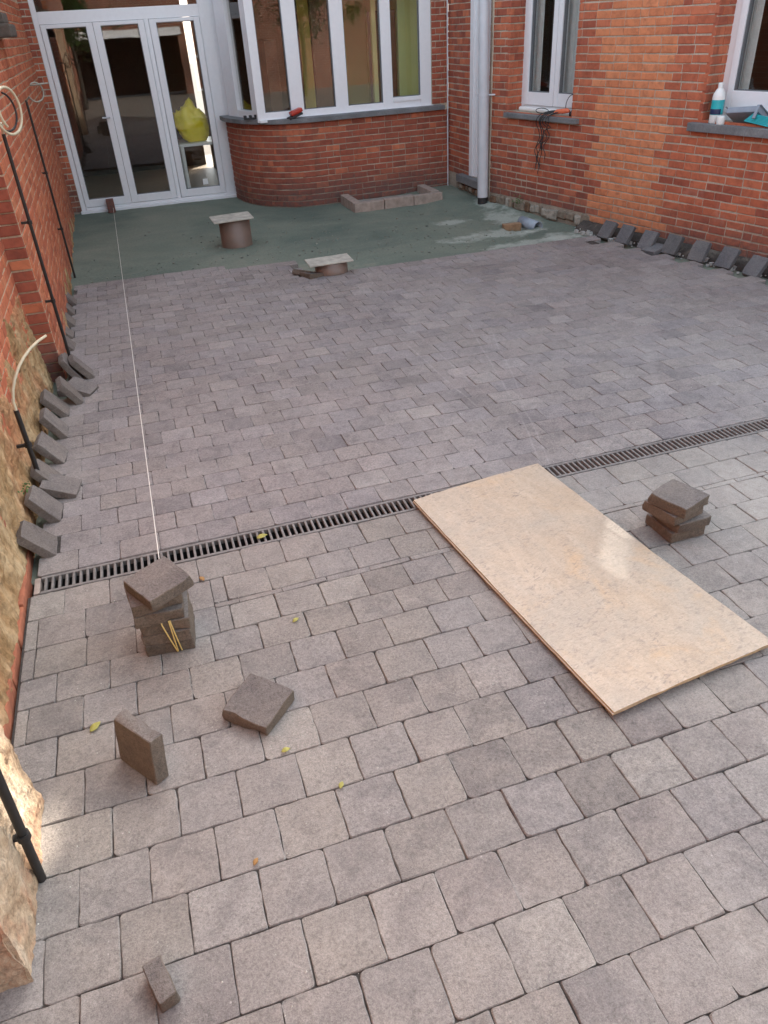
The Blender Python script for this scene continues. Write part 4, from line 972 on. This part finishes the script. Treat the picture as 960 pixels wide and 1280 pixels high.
# ================================================================== downpipe
dp = empty('downpipe', WT((0.49,0.08,0.0))); tag(dp, 'pale grey round downpipe in the corner beside the side door', 'downpipe'); bpy.context.view_layer.update()
pb, pt_ = WT((0.505,0.085,0.06)), WT((0.450,0.085,2.4))
pm_ = pb.lerp(pt_, 0.385)
b = MB(); b.tube([pb, pm_], 0.054, 24); childof(b.build('lower_pipe', M['pipe_grey'], None), dp)
b = MB(); b.tube([pm_-Vector((0,0,0.005)), pt_], 0.050, 24); childof(b.build('upper_pipe', M['pipe_grey'], None), dp)
b = MB(); b.tube([pb-Vector((0,0,0.075)), pb+Vector((0,0,0.012))], 0.051, 24); childof(b.build('boot', M['rubber'], None), dp)
b = MB(); b.tube([pm_+Vector((0,0,0.004)), pm_+Vector((0,0,0.03))], 0.056, 24); q = WT((0.56,0.0,pm_.z+0.017)); b.tube([pm_+Vector((0.0,0,0.017)), q], 0.008, 8); childof(b.build('bracket', M['pipe_grey'], None), dp)
b = MB(); b.tube([(3.487,8.525,-0.02),(3.487,8.525,1.2),(3.490,8.53,2.12)], 0.008, 8); tag(b.build('wall_cable', M['pipe_grey'], None), 'thin grey cable running down the inner corner beside the bay', 'cable')

# ================================================================== light well kerb in front of the bay
lw = empty('light_well', (2.69,8.2,0)); tag(lw, 'low kerb of cut stone round a cellar light well below the bay', 'light well'); bpy.context.view_layer.update()
def kerb_piece(p, q, wd, z1, seed):
    p, q = Vector((p[0],p[1],0)), Vector((q[0],q[1],0)); d = q-p; F = frame_at((p.x,p.y,0), (d.x,d.y)); b = MB()
    b.box((0.003,-wd/2,-0.06),(d.length-0.003,wd/2,z1), lambda v: F @ Vector(v)); return childof(b.build('kerb', M['kerb'], None, bevel=0.006), lw)
kerb_piece((2.235,8.46),(2.235,7.98),0.09,0.062,1)
for k in range(3):
    a = 2.19+k*0.335; kerb_piece((a,7.945+0.016*k),(a+0.332,7.961+0.016*k),0.08,0.058+0.004*(k % 2),2+k)
kerb_piece((3.145,8.50),(3.145,8.05),0.09,0.064,6)
b = MB(); b.box((2.28,7.99,-0.05),(3.10,8.49,-0.022)); childof(b.build('cover', M['concrete'], None), lw)

# ================================================================== inspection tubes with board lids
def insp(label, c, r, h, lidz, lid, rz, extra=None):
    t = empty('inspection_tube', (c[0],c[1],-0.035)); tag(t, label, 'tube'); bpy.context.view_layer.update()
    b = MB(); n = 32; b.lathe([(r,-0.08),(r,h),(r-0.008,h),(r-0.008,-0.08)], (c[0],c[1],0), n); childof(b.build('pipe', M['tube_brown'], None), t)
    if extra: b = MB(); b.lathe(extra, (c[0],c[1],0), n); childof(b.build('collar', M['tube_brown'], None), t)
    b = MB(); b.box((-lid[0]/2,-lid[1]/2,0),(lid[0]/2,lid[1]/2,0.011)); o = b.build('lid', M['lid_board'], None, bevel=0.003)
    o.location = (c[0]-0.02, c[1]-0.02, lidz); o.rotation_euler = (R_(1.5),R_(-1.0),R_(rz)); bpy.context.view_layer.update(); childof(o, t)
    return t
insp('tall brown inspection tube with a square board lid on the mortar bed', (0.850,7.195), 0.140, 0.205, 0.208, (0.36,0.27), 2)
insp('low brown inspection tube with a board lid at the paving edge', (1.385,5.80), 0.122, 0.082, 0.088, (0.345,0.20), -1, [(0.128,0.0),(0.128,0.05),(0.120,0.055)])
loose('dark paver leaning by the low inspection tube', (1.175,5.86,0.0), R_(62), (R_(8),R_(20)), k=2)
loose('second dark paver lying against the low inspection tube', (1.225,5.765,0.0), R_(20), (R_(-6),R_(10)), k=5)

# ================================================================== string line and its anchor brick
b = MB(); b.box((-0.04,-0.065,0),(0.04,0.065,0.13)); o = b.build('anchor_brick', M['brick_dark'], None, bevel=0.005); o.location = (-0.225,9.50,-0.03)
tag(o, 'dark brick standing on the door sill holding the string', 'brick')
b = MB(); A_, B_ = Vector((-0.203,9.43,0.02)), Vector((-0.158,1.985,0.216)); n = 24
b.tube([A_.lerp(B_, k/n) - Vector((0,0,0.010*math.sin(math.pi*k/n))) for k in range(n+1)], 0.0016, 6)
tag(b.build('string_line', M['string'], None), 'taut pale string stretched from the doors to the tall paver stack', 'string')

# ================================================================== plywood board
bd = empty('plywood_board', (1.17,1.78,0)); tag(bd, 'large pale plywood sheet lying across the paving and drain', 'board')
C0, C1, C2 = Vector((0.815,2.372)), Vector((1.388,2.386)), Vector((0.950,1.152)); ex = (C1-C0).normalized(); wd = (C1-C0).length+0.02; ln = (C2-C0).length
rz = math.atan2((C0-C2).y, (C0-C2).x) - math.pi/2; bd.location = ((C0.x+C2.x)/2, (C0.y+C2.y)/2, 0); bd.rotation_euler = (0,0,rz); bpy.context.view_layer.update()
def ply(name, x0, x1, z0, z1, seed, m):
    nx_, ny_ = 14, 28; b = MB(); R3 = random.Random(seed)
    top = []; 
    for z, s in ((z1, 1),(z0, 0)):
        for j in range(ny_+1):
            for i in range(nx_+1):
                x, y = x0+(x1-x0)*i/nx_, -ln/2+ln*j/ny_
                w_ = 0.004*math.sin(i/nx_*3.1)+0.006*(j/ny_-0.5)**2*4 + 0.001*fbm(x*5,y*5,seed)
                e = 0.0022*fbm(x*30, y*30, seed+5, 3)
                b.v.append((x + (e if i in (0,nx_) else 0), y + (e if j in (0,ny_) else 0), z+w_))
    N1 = (nx_+1)*(ny_+1)
    for j in range(ny_):
        for i in range(nx_):
            a = j*(nx_+1)+i; b.f += [(a,a+1,a+nx_+2,a+nx_+1), (N1+a+nx_+1,N1+a+nx_+2,N1+a+1,N1+a)]; b.m += [0, 1]; b.smooth += [False, False]
    rim = [i for i in range(nx_)] ; loop = [i for i in range(nx_+1)] + [j*(nx_+1)+nx_ for j in range(1,ny_+1)] + [ny_*(nx_+1)+i for i in range(nx_-1,-1,-1)] + [j*(nx_+1) for j in range(ny_-1,0,-1)]
    for p, q in zip(loop, loop[1:]+loop[:1]): b.f.append((p, N1+p, N1+q, q)); b.m.append(1); b.smooth.append(False)
    o = b.build(name, m, bd, recalc=False); return o
ply('sheet', 0.004, wd, 0.0165, 0.0215, 1, [M['ply'], M['ply_edge']]); ply('sheet', 0.0, wd-0.004, 0.0110, 0.0155, 2, [M['ply'], M['ply_edge']])

# ================================================================== things on the sills
def wl(s, o, z): return WT((s, o, z))
t = empty('cleaner_bottle', wl(3.075,-0.03,0.89)); tag(t, 'white plastic bottle with a teal label on the stone sill', 'bottle'); bpy.context.view_layer.update()
p = wl(3.075,-0.03,0.889)
b = MB(); b.lathe([(0,0),(0.040,0),(0.043,0.006),(0.043,0.165),(0.040,0.185),(0.026,0.210),(0.0165,0.222),(0.0155,0.226)], p, 28); childof(b.build('body', M['plastic_white'], None), t)
b = MB(); b.lathe([(0.018,0.222),(0.018,0.25),(0.0165,0.254),(0,0.254)], p, 20); childof(b.build('cap', M['plastic_white'], None), t)
b = MB(); b.lathe([(0.0434,0.055),(0.0436,0.056),(0.0436,0.148),(0.0434,0.149)], p, 28); childof(b.build('label', M['teal'], None), t)
b = MB(); b.lathe([(0.0440,0.058),(0.0441,0.0585),(0.0441,0.092),(0.0440,0.0925)], p, 28); v = b.v; 
keep = [f for f in b.f if all((Vector(b.v[i])-p).to_2d().dot(Vector((-0.9,-0.6)).normalized()) > 0.020 for i in f)]; b.f = keep; b.m = [0]*len(keep); b.smooth = [True]*len(keep)
childof(b.build('label_emblem', M['label_navy'], None), t)
p = wl(3.155,0.012,0.889); b = MB(); b.lathe([(0,0),(0.026,0),(0.028,0.004),(0.028,0.048),(0.026,0.054),(0,0.056)], p, 24)
tag(b.build('white_pot', M['plastic_white'], None), 'small white pot in front of the bottle', 'pot')
t = empty('paint_tray', wl(3.31,-0.05,0.89)); tag(t, 'grey paint roller tray with dried white paint on the sill', 'paint tray'); bpy.context.view_layer.update()
def tilt_T(c, rz, rx, ry=0):
    m = Matrix.Translation(c) @ Matrix.Rotation(rz, 4, 'Z') @ Matrix.Rotation(rx, 4, 'X') @ Matrix.Rotation(ry, 4, 'Y'); return lambda v: m @ Vector(v)
angw = math.atan2(WD[1], WD[0])
T = tilt_T(wl(3.31,-0.062,0.928), angw, R_(-32), R_(-6))
b = MB(); L_, D_ = 0.125, 0.085
b.box((-L_,-D_,0),(L_,D_,0.004),T); b.box((-L_,-D_,0.004),(-L_+0.006,D_,0.04),T); b.box((L_-0.006,-D_,0.004),(L_,D_,0.04),T); b.box((-L_+0.006,D_-0.006,0.004),(L_-0.006,D_,0.04),T); b.box((-L_+0.006,-D_,0.004),(L_-0.006,-D_+0.006,0.04),T)
b.box((-L_-0.012,-D_-0.012,0.036),(-L_,D_+0.012,0.041),T); b.box((L_,-D_-0.012,0.036),(L_+0.012,D_+0.012,0.041),T); b.box((-L_,D_,0.036),(L_,D_+0.012,0.041),T)
b.box((L_-0.02,-D_-0.012,-0.05),(L_,-D_,0.041),T)
childof(b.build('tray', M['tray'], None, bevel=0.002), t)
b = MB(); b.box((-L_+0.008,-D_+0.008,0.0045),(L_-0.008,D_-0.008,0.012),T); childof(b.build('paint', M['paint'], None), t)
T = tilt_T(wl(3.46,0.0,0.905), angw, R_(-10), R_(7))
b = MB()
for k in range(7): b.box((-0.11+0.006*k,-0.028+0.002*k,0.008*k),(0.15-0.01*k,0.05-0.004*k,0.008*k+0.0072),T)
tag(b.build('teal_cloth', M['teal'], None, bevel=0.003), 'folded teal cloth beside the paint tray on the sill', 'cloth')
b = MB(); q0, q1 = wl(3.555,0.03,0.918), wl(3.60,-0.07,0.925); b.tube([q0, q0.lerp(q1,0.12), q0.lerp(q1,0.88), q1], [0.020,0.028,0.028,0.020], 16)
tag(b.build('paint_roller', simple('grey_fleece', (0.42,0.43,0.44), 0.95, var=0.15, bump=0.5), None), 'grey fleece paint roller at the end of the teal cloth', 'roller')
# cables and orange tool on the other sill
t = empty('cable_bundle', wl(1.45,0.0,0.842)); tag(t, 'tangle of dark cables draped over the sill with an orange tool end', 'cables'); bpy.context.view_layer.update()
rr = random.Random(12)
for k in range(7):
    s0 = 1.30+rr.uniform(-0.04,0.12); drop = rr.uniform(0.18,0.50); pts = [wl(1.42+rr.uniform(-0.03,0.06),-0.06,0.87+rr.uniform(0,0.02)), wl(s0+0.05,0.0,0.875), wl(s0,0.06,0.845), wl(s0-0.01+rr.uniform(-0.02,0.02),0.068,0.79)]
    for j in range(1,7): pts.append(wl(s0+rr.uniform(-0.03,0.03)-0.01*j, 0.03+rr.uniform(0.0,0.03), 0.79-drop*j/6))
    sm = []
    for a in range(len(pts)-1):
        p0, p1, p2, p3 = pts[max(a-1,0)], pts[a], pts[a+1], pts[min(a+2,len(pts)-1)]
        for u in (0,0.25,0.5,0.75):
            sm.append(0.5*((2*p1)+(p2-p0)*u+(2*p0-5*p1+4*p2-p3)*u*u+(3*p1-p0-3*p2+p3)*u**3))
    sm.append(pts[-1]); b = MB(); b.tube(sm, 0.0035, 6); childof(b.build('cable', M['rubber'], None), t)
for (c, r, a) in (((1.22,-0.02),0.085,0.3),((1.52,-0.06),0.055,1.2)):
    b = MB(); cen = wl(c[0], c[1], 0.87); up = Vector((0.1,-0.2,1)).normalized(); al = Vector((WD[0],WD[1],0)).normalized()
    b.tube([cen + al*math.cos(x/18*6.28)*r + up*(math.sin(x/18*6.28)+ (1.0 if r < 0.07 else 0.15))*r*(1.3 if r < 0.07 else 0.25) for x in range(18)], 0.0035, 6); childof(b.build('cable', M['rubber'], None), t)
b = MB(); b.tube([wl(1.40,0.0,0.862), wl(1.43,-0.01,0.878), wl(1.53,-0.03,0.888), wl(1.56,-0.035,0.886)], [0.010,0.019,0.021,0.012], 12); childof(b.build('tool_grip', M['orange_tool'], None), t)
b = MB(); b.tube([wl(1.55,-0.05,0.86), wl(1.61,-0.07,0.862)], 0.017, 10); childof(b.build('plug', M['rubber'], None), t)
b = MB(); b.tube([wl(0.80,-0.118,0.862), wl(1.36,-0.118,0.862)], 0.021, 16); tag(b.build('white_tube', M['plastic_white'], None), 'white plastic tube lying along the foot of the window', 'tube')
# tools on the bay sill
t = empty('sanding_block', (1.80,8.575,0.832)); tag(t, 'red and black hand tool lying on the bay sill', 'tool'); bpy.context.view_layer.update()
T = tilt_T(Vector((1.80,8.535,0.856)), R_(12), 0, R_(-16))
b = MB(); b.box((-0.085,-0.045,-0.012),(0.07,0.045,0.008),T); childof(b.build('sole', M['rubber'], None, bevel=0.006), t)
b = MB(); b.box((-0.05,-0.04,0.009),(0.085,0.04,0.05),T); childof(b.build('handle', M['red_tool'], None, bevel=0.016), t)
t = empty('black_clamp', (1.36,8.80,0.832)); tag(t, 'small black clamp lying at the rounded end of the bay sill', 'clamp'); bpy.context.view_layer.update()
b = MB(); b.box((1.30,8.75,0.834),(1.44,8.775,0.852)); childof(b.build('jaw', M['rubber'], None, bevel=0.004), t)
for x in (1.315,1.37,1.425): b = MB(); b.box((x-0.014,8.735,0.853),(x+0.014,8.785,0.875)); childof(b.build('jaw', M['rubber'], None, bevel=0.004), t)

# yellow bag on a low white table inside the doors
b = MB(); b.box((0.66,9.70,0.53),(1.18,10.25,0.56));
for (x, y) in ((0.69,9.73),(1.15,9.73),(0.69,10.22),(1.15,10.22)): b.box((x-0.02,y-0.02,-0.04),(x+0.02,y+0.02,0.53))
tag(b.build('low_table', M['plastic_white'], None, bevel=0.004), 'low white table just inside the folding doors', 'table')
bm = bmesh.new(); bmesh.ops.create_icosphere(bm, subdivisions=4, radius=1)
for v in bm.verts:
    c = v.co.copy(); k = 1 + 0.16*noise.noise(c*1.7+Vector((4,1,2))) + 0.10*noise.noise(c*4.5) + 0.04*noise.noise(c*11)
    z = max(c.z, -0.82); cr = 1 - 0.10*abs(noise.noise(c*6.0+Vector((1,5,3)))); wdt = 0.195*(1-0.22*max(0,z)); v.co = Vector((c.x*wdt*k*cr-0.03*z, c.y*0.11*k*cr, (z+0.82)*0.225*k*cr))
me = bpy.data.meshes.new('yellow_bag'); bm.to_mesh(me); bm.free()
for p in me.polygons: p.use_smooth = True
o = link('yellow_bag', me, M['bag_yellow']); o.location = (0.86,9.86,0.562); tag(o, 'full yellow plastic sack on the low table behind the glass', 'sack')

# ================================================================== fallen leaves, pebbles
def leaf(label, x, y, L, rz, m, z=0.004):
    b = MB(); n = 8
    for k in range(n+1):
        u = k/n; wd = 0.26*L*math.sin(math.pi*u**0.85)+0.0006; zc = 0.0035*math.sin(u*3.1)
        for s in (-1, 0, 1): b.v.append(((u-0.5)*L, s*wd, zc + (0.0028 if s else 0)))
    for k in range(n):
        for s in range(2): a = k*3+s; b.f.append((a, a+1, a+4, a+3)); b.m.append(0); b.smooth.append(True)
    o = b.build('fallen_leaf', m, None, recalc=False); md = o.modifiers.new('thickness','SOLIDIFY'); md.thickness = 0.0006
    o.location = (x, y, z); o.rotation_euler = (0.1, -0.05, rz); tag(o, label, 'leaf')
leaf('yellow green leaf beside the upright paver', -0.410, 1.633, 0.040, 0.75, M['leaf'])
leaf('small yellow leaf below the single loose paver', 0.083, 1.362, 0.026, 0.1, M['leaf'])
leaf('pale leaf scrap between the loose paver and the board', 0.194, 1.204, 0.022, 1.0, M['leaf'])
leaf('curled pale leaf near the tall stack', 0.222, 1.866, 0.026, 0.5, M['leaf'])
leaf('yellow leaf lying across the drain bars', 0.205, 2.385, 0.045, 0.15, M['leaf'], 0.003)
leaf('brown leaf crumb in a joint of the near paving', -0.050, 1.072, 0.020, 0.9, M['leaf_brown'])
leaf('brown leaf stuck in a joint above the drain', -0.045, 2.205, 0.03, 2.0, M['leaf_brown'])
rr = random.Random(77); gb = MB()
for k in range(420):
    if rr.random() < 0.5: x, y = rr.uniform(-0.62,0.5), rr.uniform(0.5,2.3)
    else: x, y = rr.uniform(-0.6,3.4), rr.uniform(0.4,4.5)
    if 0.75 < x < 1.6 and 1.1 < y < 2.45: continue
    r = rr.uniform(0.0008,0.0026); gb.add([(x-r,y-r,0.0),(x+r,y-r*0.6,0.0),(x+r*0.5,y+r,0.0),(x-r*0.8,y+r*0.7,0.0),(x,y,r*1.4)], [(0,1,4),(1,2,4),(2,3,4),(3,0,4)])
tag(gb.build('grit', M['pebble'], None), 'scattered pale grit on the paving', 'grit', kind='stuff')
# weeds on the walls
def weed(label, c, n, r, seed):
    rr = random.Random(seed); b = MB()
    for k in range(n):
        p = Vector(c)+Vector((rr.gauss(0,r*0.5), rr.gauss(0,r*0.6), rr.gauss(0,r*0.6))); q = Vector((rr.uniform(-1,1),rr.uniform(-1,1),rr.uniform(-0.3,1))).normalized()*r*0.5; w_ = q.orthogonal().normalized()*r*0.17
        b.add([p-q*0.5, p+w_, p+q*0.6, p-w_], [(0,1,2,3)])
    tag(b.build('weed', M['moss'], None, recalc=False), label, 'weed')
weed('tiny green weed growing on the ochre render', (-0.62,2.78,0.20), 26, 0.022, 1)
weed('small weed growing from the rubble footing', WT((1.02,0.04,0.085)), 40, 0.035, 2)

# ================================================================== behind the camera: what the glass reflects
gar = empty('rear_garage', (0,-8,0)); tag(gar, 'brick outbuilding with a dark open front and white lintel behind the court', 'outbuilding'); bpy.context.view_layer.update()
b = MB(); b.box((-6,-8.3,1.75),(9,-8.0,3.6)); b.box((2.4,-8.3,-0.1),(9,-8.0,1.75)); b.box((-6,-8.3,-0.1),(-3.0,-8.0,1.75)); b.box((-6,-12,3.4),(9,-8.3,3.6)); b.box((-6,-12,-0.1),(9,-11.8,3.4)); b.box((-6,-11.8,-0.1),(-5.8,-8.3,3.4)); b.box((8.8,-11.8,-0.1),(9,-8.3,3.4))
childof(b.build('wall', M['brick_rear'], None), gar)
b = MB(); b.box((-3.1,-8.02,1.58),(2.5,-7.95,1.78)); childof(b.build('lintel', M['pvc'], None), gar)
b = MB(); 
for x in (2.75,3.05,3.35): b.box((x-0.03,-7.98,0.1),(x+0.03,-7.93,2.2))
for z in (0.1,1.0,2.2): b.box((2.72,-7.985,z-0.04),(3.38,-7.935,z+0.04))
childof(b.build('window_frame', M['pvc'], None), gar)
def tree(label, base, h, crown, r, seed):
    t = empty('garden_tree', base); tag(t, label, 'tree'); bpy.context.view_layer.update(); rr = random.Random(seed); base = Vector(base)
    b = MB(); b.tube([base, base+Vector((0.05,0.03,h*0.5)), base+Vector((0,0.1,h))], [0.06,0.05,0.025], 10)
    for k in range(7):
        a = rr.uniform(0,6.28); z = h*rr.uniform(0.45,0.9); e = Vector((math.cos(a)*r*0.7, math.sin(a)*r*0.7, r*0.35)); b.tube([base+Vector((0,0.05,z)), base+Vector((0,0.05,z))+e*0.5, base+Vector((0,0.05,z))+e], [0.02,0.014,0.006], 6)
    childof(b.build('trunk', simple('dark_bark', (0.05,0.04,0.03), 0.9, var=0.3, bump=0.3), None), t)
    b = MB(); cl = [(Vector((rr.gauss(0,0.5),rr.gauss(0,0.5),rr.gauss(0,0.42)))*r, rr.uniform(0.2,0.4)*r) for _ in range(34)]
    for k in range(5200):
        c, cr = cl[rr.randrange(len(cl))]; p = base+Vector((0,0,crown))+c+Vector((rr.gauss(0,1),rr.gauss(0,1),rr.gauss(0,0.8)))*cr*0.55
        q = Vector((rr.gauss(0,1),rr.gauss(0,1),rr.gauss(0,0.6))).normalized()*0.06; w_ = q.orthogonal().normalized()*0.026
        b.add([p-q, p+w_, p+q, p-w_], [(0,1,2,3)])
    childof(b.build('crown', simple('tree_leaf', (0.055,0.11,0.028), 0.6, var=0.45, scale=3, bump=0), None, recalc=False), t)
tree('leafy green garden tree close to the boundary wall behind the court', (-0.62,-5.3,0), 2.0, 2.15, 0.75, 4)
tree('second garden tree in front of the outbuilding', (5.2,-5.6,0), 2.2, 2.6, 1.3, 9)
